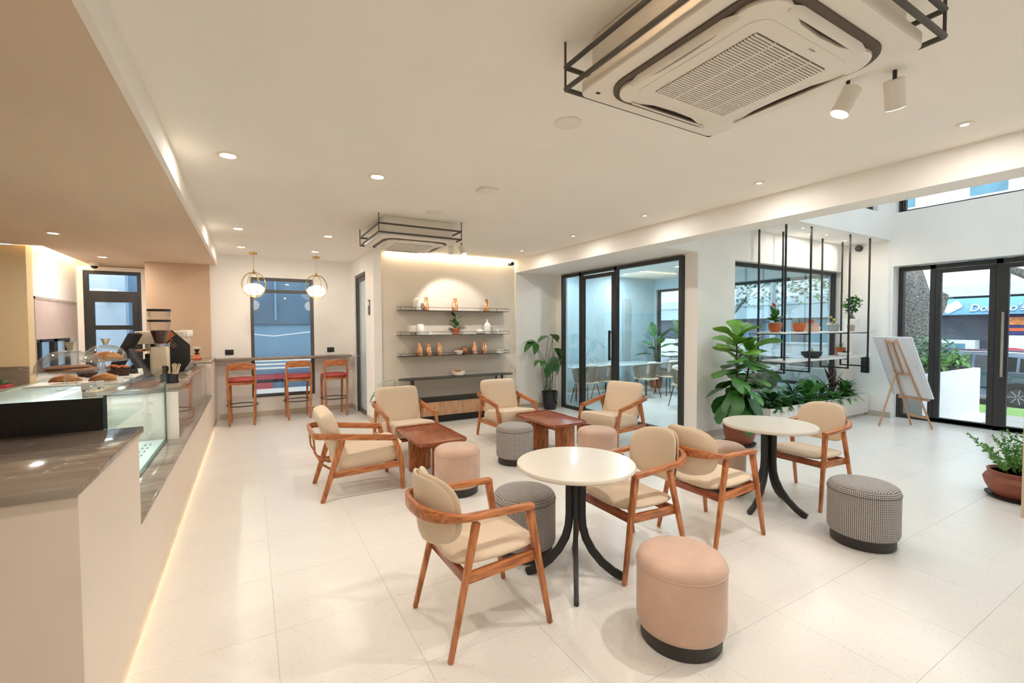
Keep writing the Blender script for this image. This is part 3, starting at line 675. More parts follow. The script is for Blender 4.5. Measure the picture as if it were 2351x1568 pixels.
# ---- ceiling cassette air conditioners with metal cages
def air_con(x, y, label):
    t = thing('air_conditioner', label, 'air conditioner', (x, y, 0), 0, 'ceiling cassette air conditioners')
    B(-.43, .43, -.43, .43, 2.77, CE).build('body', ACW, t, bev=.01)
    # fascia ring with four slots, built as frame strips
    z0, z1 = 2.698, 2.775
    MB().prism(rrect(.95, .95, .05), z0+.02, z1).build('fascia', ACW, t, bev=.008)
    ring = rrect(.81, .81, .15, 8)
    MB().prism(ring, z0+.012, z0+.021).build('slot_shade', ACD, t, smooth=False)  # flat dark plate; the shade inside the slots is put into its colour
    # central panel, narrowed on each side where the louvres sit
    pts = []
    for k in range(64):
        a = 2*PI*k/64; c, s = math.cos(a), math.sin(a); p = 5
        u = .392*math.copysign(abs(c)**(2/p), c); v = .392*math.copysign(abs(s)**(2/p), s)
        f = 1-.17*max(0, math.cos(2*a)**6*1.0) if True else 1
        pts.append((u*f, v*f))
    MB().prism(pts, z0-.004, z0+.013).build('panel', ACW, t, bev=.004)
    MB().prism(rrect(.60, .60, .07), z0-.007, z0-.003).build('grille_frame', ACW, t, bev=.001)
    MB().prism(rrect(.47, .47, .01), z0-.0085, z0-.0065).build('grille_recess', ACD, t, smooth=False)
    sl = B(-.235, .235, -.0034, .0034, z0-.013, z0-.0085).mesh('grille_slat', ACW, smooth=False)
    for k in range(37): inst('grille_slat', sl, t, (0, -.228+k*.01267, 0))
    cb = B(-.004, .004, -.235, .235, z0-.0135, z0-.0085).mesh('grille_bar', ACW, smooth=False)
    for k in (-1, 0, 1): inst('grille_bar', cb, t, (k*.118, 0, 0))
    lv = MB().prism([(-.25, -.008), (-.2, -.02), (.2, -.02), (.25, -.008), (.25, .014), (-.25, .014)], -.004, .004).mesh('louvre', ACW, bev=.002)
    for k in range(4):
        a = PI/2*k; inst('louvre', lv, t, (.362*math.sin(a), -.362*math.cos(a), z0-.002), (R(-50), 0, a))
    text('DAIKIN', .012, M('logo_grey', (170, 160, 148), .5), t, (.05, -.275, z0-.0075), (PI, 0, 0), 'logo', .0004)
    B(-.42, -.40, .40, .415, z0+.0185, z0+.0205).build('sensor', BLKP, t, smooth=False)
    # cage
    cg = .515
    for z in (2.755, 2.855):
        for k in range(4):
            a = PI/2*k; ca, sa = math.cos(a), math.sin(a)
            f = lambda px, py: (px*ca-py*sa, px*sa+py*ca, z)
            MB().tube([f(-cg, -cg), f(cg, -cg)], .011, 8).build('cage_rail', CAGE, t)
    for sx in (1, -1):
        for sy in (1, -1): MB().tube([(sx*cg, sy*cg, 2.755), (sx*cg, sy*cg, CE)], .006, 6).build('cage_hanger', CAGE, t)
air_con(1.81, 1.222, 'large ceiling cassette air conditioner nearest the camera, inside a dark metal cage')
air_con(1.82, 5.83, 'ceiling cassette air conditioner farther off, before the shelf wall')
def ceiling_disc(x, y, r, name, label, cat, mat, grp=None):
    t = thing(name, label, cat, (x, y, CE), 0, grp)
    MB().lathe([(0, -.006), (r*.93, -.006), (r*.93, 0)], 32).build('speaker_mesh', mat, t)
    MB().lathe([(r*.93, -.008), (r, -.006), (r, 0), (r*.93, 0)], 32).build('rim', ACW, t)
GREYC = M('speaker_grille', (206, 200, 188), .7, var=.04, scale=200)
ceiling_disc(1.81, 2.4, .09, 'ceiling_speaker', 'round flush ceiling speaker beside the near air conditioner', 'speaker', GREYC, 'flush ceiling speakers')
ceiling_disc(1.85, 5.0, .09, 'ceiling_speaker', 'round flush ceiling speaker in front of the far air conditioner', 'speaker', GREYC, 'flush ceiling speakers')
t = thing('access_cap', 'small white square ceiling cap in mid aisle', 'ceiling cap', (2.0, 3.93, CE)); MB().prism(rrect(.17, .17, .03), -.02, 0).build('cover', ACW, t, bev=.004)
MB().prism(rrect(.19, .19, .03), -.004, 0).build('base', ACW, t)

# ================================================================== PLANTS
TAB = {'ovate': [(0, .05), (.15, .6), (.4, 1), (.65, .92), (.85, .6), (.95, .3), (1, .03)], 'fiddle': [(0, .06), (.1, .42), (.25, .55), (.4, .5), (.6, .85), (.8, 1), (.93, .75), (1, .2)],
       'heart': [(0, .35), (.08, .8), (.25, 1), (.5, .9), (.75, .58), (.92, .22), (1, .02)], 'lance': [(0, .06), (.2, .7), (.45, 1), (.7, .75), (.9, .35), (1, .02)], 'strap': [(0, .4), (.2, .8), (.6, 1), (.85, .6), (1, .02)]}
def wid(kind, t):
    T = TAB[kind]
    for (a, b), (c, d) in zip(T, T[1:]):
        if t <= c: return b+(d-b)*(t-a)/(c-a)
    return T[-1][1]
LM = {}
def leafmesh(kind, L_, W_, mat, fold=.15, droop=.25, wave=0, nt=8):
    key = (kind, L_, W_, mat.name, fold, droop, wave)
    if key in LM: return LM[key]
    vs = []; fs = []; cols = (-1, -.5, 0, .5, 1)
    for i in range(nt+1):
        t = i/nt; w = wid(kind, t)*W_/2; x = L_*(t-.12*droop*t*t); z = -droop*L_*t*t
        for c in cols: vs.append((x, c*w, z+fold*abs(c)*w+wave*W_*math.sin(t*9+c*2)*abs(c)))
    k = len(cols)
    for i in range(nt):
        for j in range(k-1): fs.append((i*k+j, i*k+j+1, (i+1)*k+j+1, (i+1)*k+j))
    m = MB(); m.add(vs, fs); LM[key] = m.mesh('leaf', mat, ang=80); return LM[key]
def leaf(parent, me, pos, yaw, pitch, roll=0, sc=1):
    return inst('leaf', me, parent, pos, (R(roll), -R(pitch), R(yaw)), (sc, sc, sc))
def pot(parent, prof, mat, zs, rs, n=28, name='pot'):
    o = MB().lathe(prof, n).build(name, mat, parent)
    MB().lathe([(0, zs), (rs, zs)], n).build('soil', SOIL, parent)
    return o
rnd = random.uniform
# ---- fiddle-leaf fig
t = thing('fiddle_leaf_fig', 'tall fiddle-leaf fig in a brown pot beside the planter', 'potted plant', (5.88, 3.86, 0))
MB().lathe([(0, 0), (.19, 0), (.215, .035), (.205, .035), (.185, .012), (0, .012)], 28).build('saucer', BLKP, t)
pot(t, [(0, .014), (.14, .014), (.165, .04), (.2, .15), (.215, .3), (.215, .37), (.205, .38), (.195, .37), (.19, .345), (0, .34)], TERRD, .345, .19)
trunks = [[(0, 0, .34), (-.02, .02, .8), (-.04, .03, 1.2), (.0, .05, 1.52)], [(.06, .02, .34), (.14, .02, .8), (.26, .03, 1.1), (.33, .05, 1.33)], [(-.05, -.03, .34), (-.1, -.05, .6), (-.14, -.04, .85)]]
for tr in trunks: MB().tube(tr, [.018, .014, .011, .008][:len(tr)], 7).build('stem', M('fig_bark', (92, 76, 60), .9, var=.2, scale=30), t)
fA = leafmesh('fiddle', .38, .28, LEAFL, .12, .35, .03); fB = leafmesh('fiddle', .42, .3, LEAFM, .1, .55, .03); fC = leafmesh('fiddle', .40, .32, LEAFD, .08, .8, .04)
random.seed(11); k = 0
for ti, tr in enumerate(trunks):
    n = (24, 15, 11)[ti]
    for i in range(n):
        f = (.25, .3, .5)[ti]+(.75, .7, .5)[ti]*i/(n-1); seg = f*(len(tr)-1); a = min(int(seg), len(tr)-2); u = seg-a
        p = Vector(tr[a]).lerp(Vector(tr[a+1]), u); k += 1
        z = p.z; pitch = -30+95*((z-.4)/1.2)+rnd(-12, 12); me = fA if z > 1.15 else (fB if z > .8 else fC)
        leaf(t, me, p, k*137.5+rnd(-20, 20), pitch, rnd(-25, 25), rnd(.8, 1.05))
# ---- tall plant by the shelf wall (thin stems, drooping heart leaves)
t = thing('tall_potted_plant', 'tall thin-stemmed plant with drooping leaves in a black pot by the glass partition', 'potted plant', (5.2, 7.5, 0))
pot(t, [(0, 0), (.12, 0), (.13, .02), (.165, .34), (.165, .36), (.155, .36), (.15, .33), (0, .33)], M('black_glaze', (26, 27, 30), .25, var=.1), .33, .15)
hA = leafmesh('heart', .30, .19, LEAFD, .12, .35); hB = leafmesh('heart', .27, .18, LEAFM, .1, .45)
st = [((-.36, .0, 1.36), 195, -15, hA, 1.15), ((-.36, 0, 1.37), 150, 10, hB, .9), ((-.35, -.02, 1.33), 260, -75, hB, .85), ((.0, .04, 1.47), 190, -5, hA, 1.1), ((.08, .02, 1.50), 30, -12, hA, 1.05), ((.10, 0, 1.5), -20, -40, hB, .9), ((-.27, -.05, 1.0), 200, -8, hB, .8), ((-.2, -.04, .98), 240, -20, hB, .7),
      ((-.03, -.06, .96), 230, -60, hA, .85), ((.1, -.04, 1.2), 0, -45, hA, 1.05), ((.14, -.02, 1.15), -30, -55, hA, 1.0), ((.05, -.06, 1.05), 250, -60, hA, 1.0), ((.08, -.08, 1.0), 290, -62, hA, 1.1), ((.16, 0, 1.22), 20, -30, hB, 1.0), ((-.1, -.05, .86), 260, -65, hA, .8), ((.2, -.03, .98), -15, -50, hB, .8)]
random.seed(3)
for p, yw, pt_, me, sc in st:
    b = (rnd(-.09, .09), rnd(-.09, .09), .33); mid = (b[0]*.8+p[0]*.35, b[1]*.8+p[1]*.35, .33+(p[2]-.33)*.6)
    MB().tube([b, mid, p], [.006, .005, .004], 6).build('stem', STEM, t)
    leaf(t, me, p, yw, pt_, rnd(-15, 15), sc)
# ---- small plant behind the left lounge chair
t = thing('leafy_plant', 'leafy plant in a pot half hidden behind the left lounge chair by the white pier', 'potted plant', (1.95, 7.25, 0))
pot(t, [(0, 0), (.1, 0), (.13, .24), (.12, .25), (.11, .23), (0, .23)], MATS['black_glaze'], .22, .11)
hC = leafmesh('ovate', .30, .15, M('leaf_pale', (122, 160, 126), .4, var=.15, scale=6), .15, .4)
for p, yw, pt_ in (((.05, -.02, .80), 178, 5), ((-.18, -.02, .70), 190, -30), ((-.12, -.04, .66), 165, -15), ((-.16, -.06, .52), 225, -45), ((.05, -.05, .6), -20, 10), ((.1, 0, .5), 30, -10), ((-.05, -.1, .38), 270, -20)):
    MB().tube([(0, 0, .22), (p[0]*.5, p[1]*.5, .22+(p[2]-.22)*.7), p], [.005, .004, .003], 6).build('stem', STEM, t); leaf(t, hC, p, yw, pt_, rnd(-20, 20))
# ---- fern at the right edge
t = thing('asparagus_fern', 'feathery green fern in a round brown pot at the right edge', 'potted plant', (6.29, 1.285, 0))
MB().lathe([(0, 0), (.2, 0), (.235, .03), (.225, .03), (.195, .012), (0, .012)], 28).build('saucer', BLKP, t)
pot(t, [(0, .014), (.17, .014), (.2, .05), (.235, .12), (.25, .175), (.235, .205), (.215, .225), (.22, .25), (.225, .262), (.21, .265), (.2, .24), (0, .235)], TERRD, .24, .2)
FRN = M('fern_green', (92, 150, 74), .5, var=.25, scale=20, col2=(128, 178, 92))
def frond(L_, wdt, seed):
    random.seed(seed); m = MB(); m.tube([(0, 0, 0), (L_*.5, 0, L_*.04), (L_, 0, -L_*.05)], [.003, .0025, .001], 5)
    for i in range(70):
        f = .12+.88*i/70; x = L_*f; w = wdt*math.sin(PI*min(1, f*.85+.12))**.7
        a = rnd(0, 2*PI); d = Vector((.45, math.cos(a), math.sin(a))).normalized()*w*rnd(.6, 1); p = Vector((x, 0, L_*.04*math.sin(PI*f)))
        n = d.cross(Vector((rnd(-1, 1), rnd(-1, 1), rnd(-1, 1)))).normalized()*.006
        m.add([p-n, p+n, p+d*.6+n*1.3, p+d, p+d*.6-n*1.3], [(0, 1, 2, 3, 4)])
    return m.mesh('frond', FRN)
fr = [frond(.42, .055, 1), frond(.36, .06, 2), frond(.40, .05, 3)]
random.seed(5)
for i in range(17):
    a = i*137.5; r_ = rnd(.02, .12); inst('frond', fr[i % 3], t, (r_*math.cos(R(a)), r_*math.sin(R(a)), .235), (rnd(0, 6), -R(rnd(50, 85)), R(a)), (rnd(.75, 1.1),)*3)
inst('frond', fr[0], t, (-.1, .05, .235), (0, -R(42), R(165)), (1.15,)*3)
inst('frond', fr[1], t, (-.12, -.08, .24), (0, -R(5), R(215)), (.8,)*3)
# ---- planter box with plants
t = thing('planter_box', 'long white planter box under the interior window', 'planter', (0, 0, 0))
MB().box(6.73, 9.82, 3.92, 3.95, .06, .4).box(6.73, 9.82, 4.29, 4.32, .06, .4).box(6.73, 6.76, 3.95, 4.29, .06, .4).box(9.79, 9.82, 3.95, 4.29, .06, .4).build('box', M('planter_white', (232, 226, 218), .5, var=.03, scale=3, stretch=(.3, 1, 3)), t, bev=.002)
B(6.76, 9.79, 3.95, 4.29, .06, .3).build('soil', SOIL, t, smooth=False)
B(6.78, 9.78, 3.96, 4.28, 0, .06).build('plinth', BASEB, t, smooth=False)
B(6.725, 9.822, 3.917, 3.921, .335, .337).build('seam', BASEB, t, smooth=False)
VAR = leafmesh('ovate', .30, .17, LEAFV, .1, .2); FE = leafmesh('lance', .24, .045, LEAFD, .2, .5); FE2 = leafmesh('lance', .2, .05, LEAFM, .2, .5); OV = leafmesh('ovate', .16, .085, LEAFD, .15, .4); OV2 = leafmesh('heart', .15, .1, LEAFM, .12, .4)
ST = leafmesh('strap', .4, .05, LEAFP, .2, .25); STG = leafmesh('strap', .34, .03, M('leaf_pale_green', (132, 166, 104), .45, var=.2, scale=8), .2, .7)
BIGD = leafmesh('ovate', .34, .13, LEAFD, .12, .45); DR = leafmesh('strap', .3, .04, LEAFM, .2, .4)
def small_plant(x, y, z, lab, spec, seed, potr=.07, poth=.1, name='planter_plant', potmat=None, group='plants in the long planter', potprof=None):
    random.seed(seed); t = thing(name, lab, 'plant', (x, y, z), 0, group)
    pp = potprof or [(0, 0), (potr*.8, 0), (potr, poth), (potr*.93, poth), (potr*.9, poth-.015), (0, poth-.015)]
    pot(t, pp, potmat or BLKP, poth-.012, potr*.9, 18)
    for me, n, p0, p1, s0, s1, zz in spec:
        a0 = rnd(0, 360)
        for i in range(n):
            a = a0+i*137.5+rnd(-15, 15); f = i/max(1, n-1); h = poth-.02+zz*f
            leaf(t, me, (.02*math.cos(R(a)), .02*math.sin(R(a)), h), a, p0+(p1-p0)*f+rnd(-8, 8), rnd(-20, 20), rnd(s0, s1))
    if any(q[6] > .02 for q in spec): MB().tube([(0, 0, poth-.02), (0, 0, poth-.01+max(q[6] for q in spec))], .006, 6).build('stem', STEM, t)
    return t
PL = [(6.93, 4.02, 'bushy small-leaved plant at the left end of the planter', [(OV, 46, 0, 60, .9, 1.2, .18)]), (7.06, 4.2, 'dark broad-leaved plant behind the left end of the planter', [(BIGD, 10, 30, 65, .8, 1.1, .12)]),
      (7.22, 4.0, 'pale heart-leaved trailing plant near the left end of the planter', [(OV2, 26, -25, 50, .8, 1.1, .14)]), (7.5, 4.05, 'dark arching fern in the planter, left of centre', [(FE, 44, -15, 65, .8, 1.15, .14)]),
      (7.75, 4.15, 'dense dark fern in the middle of the planter, back row', [(FE, 44, 0, 70, .9, 1.2, .2)]), (7.85, 4.0, 'trailing green fern hanging over the planter front', [(FE2, 38, -30, 60, .8, 1.2, .1)]),
      (8.13, 4.1, 'plant with large green and white leaves in the planter', [(VAR, 9, 20, 84, .8, 1.25, .16)]), (8.4, 4.02, 'glossy dark fern right of the variegated plant', [(FE, 42, -10, 65, .8, 1.2, .15)]),
      (8.62, 4.17, 'upright green dracaena in the back of the planter', [(DR, 16, 25, 80, .8, 1.2, .15)]), (8.75, 4.0, 'light green heart-leaved plant spilling over the planter edge', [(OV2, 26, -30, 50, .9, 1.3, .05)]),
      (9.02, 4.15, 'tall plant with dark purple strap leaves in the planter', [(ST, 8, 55, 86, .9, 1.2, .15)]), (9.12, 4.0, 'medium fern in the planter, right of centre', [(FE2, 40, -5, 70, .9, 1.2, .18)]),
      (9.32, 4.08, 'bushy dark leafy plant near the right end of the planter', [(OV, 42, 0, 70, .9, 1.3, .15)]), (9.45, 4.04, 'spider plant with pale arching leaves at the right end of the planter', [(STG, 20, 25, 75, .6, .85, .03)])]
for i, (x, y, lab, sp) in enumerate(PL): small_plant(x, y, .3, lab, sp, 40+i)
# ---- hanging frames and shelves over the planter
for i, (x, y0, y1, lab) in enumerate(((6.94, 3.85, 4.26, 'thin black hanging frame, leftmost over the planter'), (7.44, 3.75, 4.17, 'thin black hanging frame, second from the fig tree'), (8.64, 3.75, 4.17, 'thin black hanging frame, third from the fig tree'), (9.33, 3.75, 4.17, 'thin black hanging frame nearest the entrance wall'))):
    t = thing('hanging_rack', lab, 'hanging rack', (x, 0, 0), 0, 'hanging frames over the planter')
    for y in (y0, y1): MB().box(-.011, .011, y-.011, y+.011, .93, 3.16).build('rod', BLACK, t, smooth=False)
    MB().box(-.011, .011, y0+.011, y1-.011, .93, .952).build('cross_rod', BLACK, t, smooth=False)
    for z in (1.1, 1.53): MB().box(-.008, .008, y0+.011, y1-.011, z-.016, z).build('shelf_support', BLACK, t, smooth=False)
SHW = M('shelf_white', (232, 230, 226), .35, var=.02)
for z, x0, lab in ((1.53, 6.72, 'upper white shelf board hung above the planter'), (1.1, 6.85, 'lower white shelf board hung above the planter')):
    t = thing('hanging_shelf', lab, 'shelf', (0, 0, z), 0, 'white shelves over the planter')
    B(x0, 9.66, 3.77, 4.145, .001, .026).build('board', SHW, t, bev=.003); B(x0, 9.66, 3.765, 3.769, .001, .026).build('edge_band', SHW, t, smooth=False)
ZS1, ZS2 = 1.557, 1.127; GP = 'pots on the hanging shelves'
BOWLP = [(0, 0), (.06, 0), (.085, .05), (.095, .11), (.09, .14), (.082, .14), (.08, .125), (0, .12)]
ANT = leafmesh('heart', .13, .08, LEAFM, .1, .3); ANF = leafmesh('heart', .08, .06, M('flower_orange', (224, 120, 60), .4, var=.1), .2, .1); SML = leafmesh('ovate', .06, .03, LEAFM, .15, .2); SUC = leafmesh('lance', .09, .02, M('leaf_grey', (120, 150, 120), .5, var=.15), .3, -.1); YEL = leafmesh('ovate', .05, .035, M('flower_yellow', (236, 190, 60), .5, var=.1), .2, .1); DKS = leafmesh('ovate', .045, .025, LEAFP, .2, -.2)
small_plant(6.86, 3.95, ZS1, 'terracotta pot of orange-flowered anthurium on the upper hanging shelf', [(ANT, 14, 10, 75, .8, 1.3, .14), (ANF, 4, 10, 60, .9, 1.1, .26)], 61, .09, .14, 'shelf_plant', TERRA, GP, BOWLP)
small_plant(7.42+.1, 3.95, ZS1, 'terracotta pot with a small succulent on the upper hanging shelf', [(SUC, 12, 20, 80, .8, 1.1, .02)], 62, .09, .14, 'shelf_plant', TERRA, GP, BOWLP)
t = thing('wooden_crate', 'square blush box holding little pots on the upper hanging shelf', 'box', (7.85, 3.95, ZS1))
MB().box(-.09, .09, -.09, .09, 0, .13).build('box', M('blush_box', (206, 170, 150), .7, var=.04), t, bev=.003)
B(-.095, .095, -.095, .095, .13, .14).build('lid', MATS['blush_box'], t, bev=.002)
for i, (x, lab) in enumerate(((7.81, 'tiny terracotta pot standing on the blush box, left'), (7.9, 'tiny terracotta pot standing on the blush box, right'))): small_plant(x, 3.95, ZS1+.14, lab, [(SUC, 7, 30, 80, .6, .8, .01)], 63+i, .03, .05, 'shelf_plant', TERRA, GP)
small_plant(8.06, 3.95, ZS1, 'small cream pot beside the blush box', [(DKS, 8, 20, 70, .7, .9, .01)], 66, .05, .08, 'shelf_plant', M('cream_pot', (214, 206, 186), .6), GP)
small_plant(8.50, 3.92, ZS1, 'grey pot with a yellow flower on the upper hanging shelf', [(SML, 10, 10, 70, .8, 1.2, .1), (YEL, 5, 0, 60, .9, 1.2, .12)], 67, .09, .11, 'shelf_plant', M('grey_pot', (138, 142, 142), .7), GP)
small_plant(8.68, 4.02, ZS1, 'white pot with pink succulents behind the grey pot', [(leafmesh('ovate', .05, .03, M('leaf_pink', (206, 176, 150), .5), .2, 0), 10, 10, 70, .8, 1, .01)], 68, .08, .135, 'shelf_plant', CER, GP)
small_plant(9.02, 3.88, ZS1, 'small taupe pot next to the bonsai', [(DKS, 6, 20, 60, .6, .8, .0)], 69, .06, .1, 'shelf_plant', M('taupe_pot', (160, 142, 126), .7), GP)
t = thing('bonsai', 'bonsai with swollen trunk in a white pot on the upper hanging shelf', 'bonsai', (9.2, 3.95, ZS1), 0, GP)
pot(t, [(0, 0), (.085, 0), (.1, .17), (.095, .175), (.088, .16), (0, .155)], CER, .16, .088, 24)
t.scale = (1.2,)*3
MB().tube([(0, 0, .155), (.02, 0, .19), (-.01, 0, .23), (.0, 0, .28), (-.06, 0, .36)], [.04, .035, .022, .012, .006], 9).build('trunk', BARK, t)
MB().tube([(0, 0, .27), (.05, 0, .33), (.1, .0, .42)], [.012, .009, .005], 7).build('branch', BARK, t)
random.seed(8); bl = leafmesh('ovate', .055, .034, M('leaf_bonsai', (52, 112, 44), .35, var=.25, scale=6, col2=(78, 140, 60)), .15, .2)
for c, n in (((-.06, 0, .36), 70), ((.1, 0, .42), 70), ((.02, 0, .32), 34)):
    for i in range(n): leaf(t, bl, (c[0]+rnd(-.06, .06), c[1]+rnd(-.06, .06), c[2]+rnd(-.06, .08)), rnd(0, 360), rnd(-20, 60), rnd(-40, 40), rnd(.8, 1.2))
# lower shelf
t = thing('dark_bowl', 'shallow dark bowl planter on the lower hanging shelf', 'bowl', (7.9, 3.95, ZS2), 0, GP)
pot(t, [(0, 0), (.09, 0), (.14, .05), (.15, .1), (.143, .1), (.13, .085), (0, .08)], M('slate_bowl', (52, 56, 60), .7, var=.1), .085, .13); leaf(t, SUC, (.02, 0, .085), 40, 70); leaf(t, SUC, (-.03, 0, .085), 140, 60)
t = thing('taupe_bowl', 'taupe shallow bowl next to the dark bowl', 'bowl', (8.12, 4.02, ZS2), 0, GP); pot(t, [(0, 0), (.07, 0), (.11, .05), (.12, .1), (.113, .1), (.1, .085), (0, .08)], MATS['taupe_pot'], .085, .1)
t = thing('white_dish', 'white dish of dark succulents on the lower hanging shelf', 'dish', (8.82, 3.88, ZS2), 0, GP); pot(t, [(0, 0), (.07, 0), (.1, .03), (.1, .065), (.094, .065), (.09, .05), (0, .05)], CER, .052, .09)
for i in range(9): leaf(t, DKS, (rnd(-.06, .06), rnd(-.05, .05), .05), rnd(0, 360), rnd(30, 80))
small_plant(8.98, 4.02, ZS2, 'terracotta pot with spiky succulent on the lower hanging shelf', [(SUC, 14, 15, 80, .9, 1.2, .02)], 70, .085, .14, 'shelf_plant', TERRA, GP)

# ================================================================== SHELF WALL
MET = M('shelf_metal', (70, 66, 60), .5, var=.06)
for i, (z, lab) in enumerate(((1.945, 'top dark metal wall shelf with thin gallery rail'), (1.52, 'middle dark metal wall shelf with thin gallery rail'), (1.155, 'lowest dark metal wall shelf with thin gallery rail'))):
    t = thing('wall_shelf', lab, 'shelf', (0, 0, z), 0, 'metal shelves on the shelf wall')
    B(2.19, 4.28, 7.53, YS+.03, -.008, 0).build('plate', MET, t, smooth=False)
    MB().tube([(2.19, YS+.02, .05), (2.19, 7.535, .05), (4.28, 7.535, .05), (4.28, YS+.02, .05)], .004, 5).build('rail', MET, t, smooth=False)
    for x in (2.19, 2.45, 4.02, 4.28): MB().tube([(x, 7.535, 0), (x, 7.535, .05)], .004, 5).build('rail_post', MET, t)
t = thing('console_table', 'narrow dark metal console table with rounded ends against the shelf wall', 'console table', (3.25, 7.56, 0))
MB().prism(rrect(2.2, .34, .169, 10), .755, .77).build('table_top', MET, t, bev=.002)
for x, y in ((-.9, -.08), (-.82, .09), (.72, -.08), (.92, .06)): B(x-.015, x+.015, y-.015, y+.015, .4, .755).build('leg', MET, t, smooth=False)
t = thing('low_cabinet', 'low floating cabinet with pale wood front and black top', 'cabinet', (3.25, 7.55, 0))
B(-1.1, 1.1, -.2, .22, .375, .40).build('top', BLACK, t, bev=.002)
B(-1.08, 1.08, -.17, .22, .13, .375).build('body', BLACK, t, smooth=False)
for k in range(2): B(-1.075+k*1.077, -.003+k*1.077, -.19, -.171, .132, .37).build('drawer_front', PALEW, t, bev=.002)
B(-1.0, 1.0, -.1, .2, 0, .13).build('plinth', BLACK, t, smooth=False)
# objects on the shelves
Z1, Z2, Z3 = 1.946, 1.521, 1.156
def lat(name, lab, cat, x, y, z, prof, mat, part, grp, extra=None, n=24):
    t = thing(name, lab, cat, (x, y, z), 0, grp); MB().lathe(prof, n).build(part, mat, t)
    if extra: extra(t)
    return t
GC = 'ceramics on the shelf wall'
BOT = [(0, 0), (.06, 0), (.065, .01), (.066, .15), (.06, .18), (.04, .205), (.02, .218), (.018, .235), (0, .235)]
def cap(t): MB().lathe([(0, .235), (.014, .236), (.016, .262), (.008, .27), (0, .27)], 14).build('stopper', MATS['white_ceramic'], t)
lat('ceramic_bottle', 'tall white ceramic bottle on the top wall shelf', 'bottle', 2.51, 7.64, Z1, BOT, CER, 'bottle_body', GC, cap)
lat('ceramic_bottle', 'white ceramic bottle on the middle wall shelf by the teapot', 'bottle', 3.87, 7.64, Z2, BOT, CER, 'bottle_body', GC, cap)
def jugx(t):
    MB().tube([(.06, 0, .15), (.105, 0, .13), (.11, 0, .07), (.065, 0, .03)], .008, 7).build('handle', CER, t)
lat('ceramic_jug', 'white ceramic jug on the middle wall shelf', 'jug', 2.56, 7.62, Z2, [(0, 0), (.075, 0), (.08, .01), (.072, .1), (.058, .175), (.05, .185), (0, .187)], CER, 'jug_body', GC, jugx)
lat('ceramic_bowl', 'white shallow bowl left of the jug', 'bowl', 2.44, 7.66, Z2, [(0, 0), (.04, 0), (.07, .045), (.066, .045), (.04, .01), (0, .01)], CER, 'bowl_body', GC)
lat('ceramic_cup', 'small white cup stacked on its saucer right of the jug', 'cup', 2.73, 7.62, Z2, [(0, 0), (.05, 0), (.05, .022), (.042, .026), (.045, .06), (.041, .06), (.038, .03), (0, .03)], CER, 'cup_body', GC)
def tea(t):
    for s in (1, -1): MB().tube([(s*.055, 0, .065), (s*.1, 0, .07), (s*.1, 0, .035), (s*.06, 0, .025)], .007, 7).build('handle', CER, t)
    MB().lathe([(.05, .08), (.03, .095), (.008, .1), (.012, .115), (0, .12)], 18).build('lid', CER, t)
lat('teapot', 'round white sugar pot with two handles on the middle wall shelf', 'pot', 3.70, 7.62, Z2, [(0, 0), (.045, 0), (.07, .03), (.07, .055), (.05, .08), (0, .08)], CER, 'pot_body', GC, tea)
lat('ceramic_cup', 'grey-white cup at the right end of the middle wall shelf', 'cup', 4.08, 7.62, Z2, [(0, 0), (.045, 0), (.06, .085), (.055, .085), (.042, .012), (0, .012)], CER, 'cup_body', GC)
lat('ceramic_dish', 'two small white dishes stacked at the right end of the lowest wall shelf', 'dish', 4.12, 7.62, Z3, [(0, 0), (.08, 0), (.085, .03), (.08, .032), (.085, .06), (.08, .06), (.075, .035), (0, .035)], CER, 'dish_body', GC)
def mugx(t):
    MB().tube([(-.06, 0, .05), (-.09, 0, .05), (-.09, 0, .06)], .006, 6).build('handle', CER, t)
lat('cream_bowl', 'small cream bowl with handle on the lowest wall shelf', 'bowl', 3.27, 7.60, Z3, [(0, 0), (.05, 0), (.075, .03), (.08, .075), (.075, .075), (.065, .03), (0, .015)], M('cream_glaze', (232, 214, 202), .35), 'bowl_body', GC, mugx)
t = thing('copper_kettle', 'small round copper pot leaning behind the cream bowl', 'pot', (3.41, 7.66, Z3), 0, GC); MB().lathe([(0, 0), (.05, .01), (.075, .06), (.07, .11), (.04, .14), (0, .145)], 20).build('pot_body', COPPER, t); MB().tube([(-.07, 0, .05), (-.11, 0, .08), (-.09, 0, .13)], .007, 6).build('handle', COPPER, t)
def pouch():
    t = thing('coffee_pouch', '', 'pouch'); vs = []; fs = []
    sec = [(0, .052, .04), (.015, .056, .042), (.08, .052, .034), (.135, .043, .018), (.165, .036, .006), (.215, .034, .0025), (.228, .034, .002)]
    n = 12
    for z, a, b in sec:
        for j in range(n):
            th = 2*PI*j/n; c, s = math.cos(th), math.sin(th); w = 1+.07*math.sin(5*th+z*40)
            vs.append((a*math.copysign(abs(c)**.6, c)*w, b*math.copysign(abs(s)**.7, s)*w, z))
    for i in range(len(sec)-1):
        for j in range(n): fs.append((i*n+j, i*n+(j+1) % n, (i+1)*n+(j+1) % n, (i+1)*n+j))
    fs.append(tuple(range(n))[::-1]); fs.append(tuple((len(sec)-1)*n+j for j in range(n)))
    MB().add(vs, fs).build('foil_bag', COPPER, t, ang=30)
    B(-.028, .028, -.045, -.0425, .03, .09).build('label_panel', M('pouch_label', (222, 170, 132), .6, var=.03), t, smooth=False)
    return t
P0 = pouch(); GPO = 'copper coffee pouches on the shelf wall'
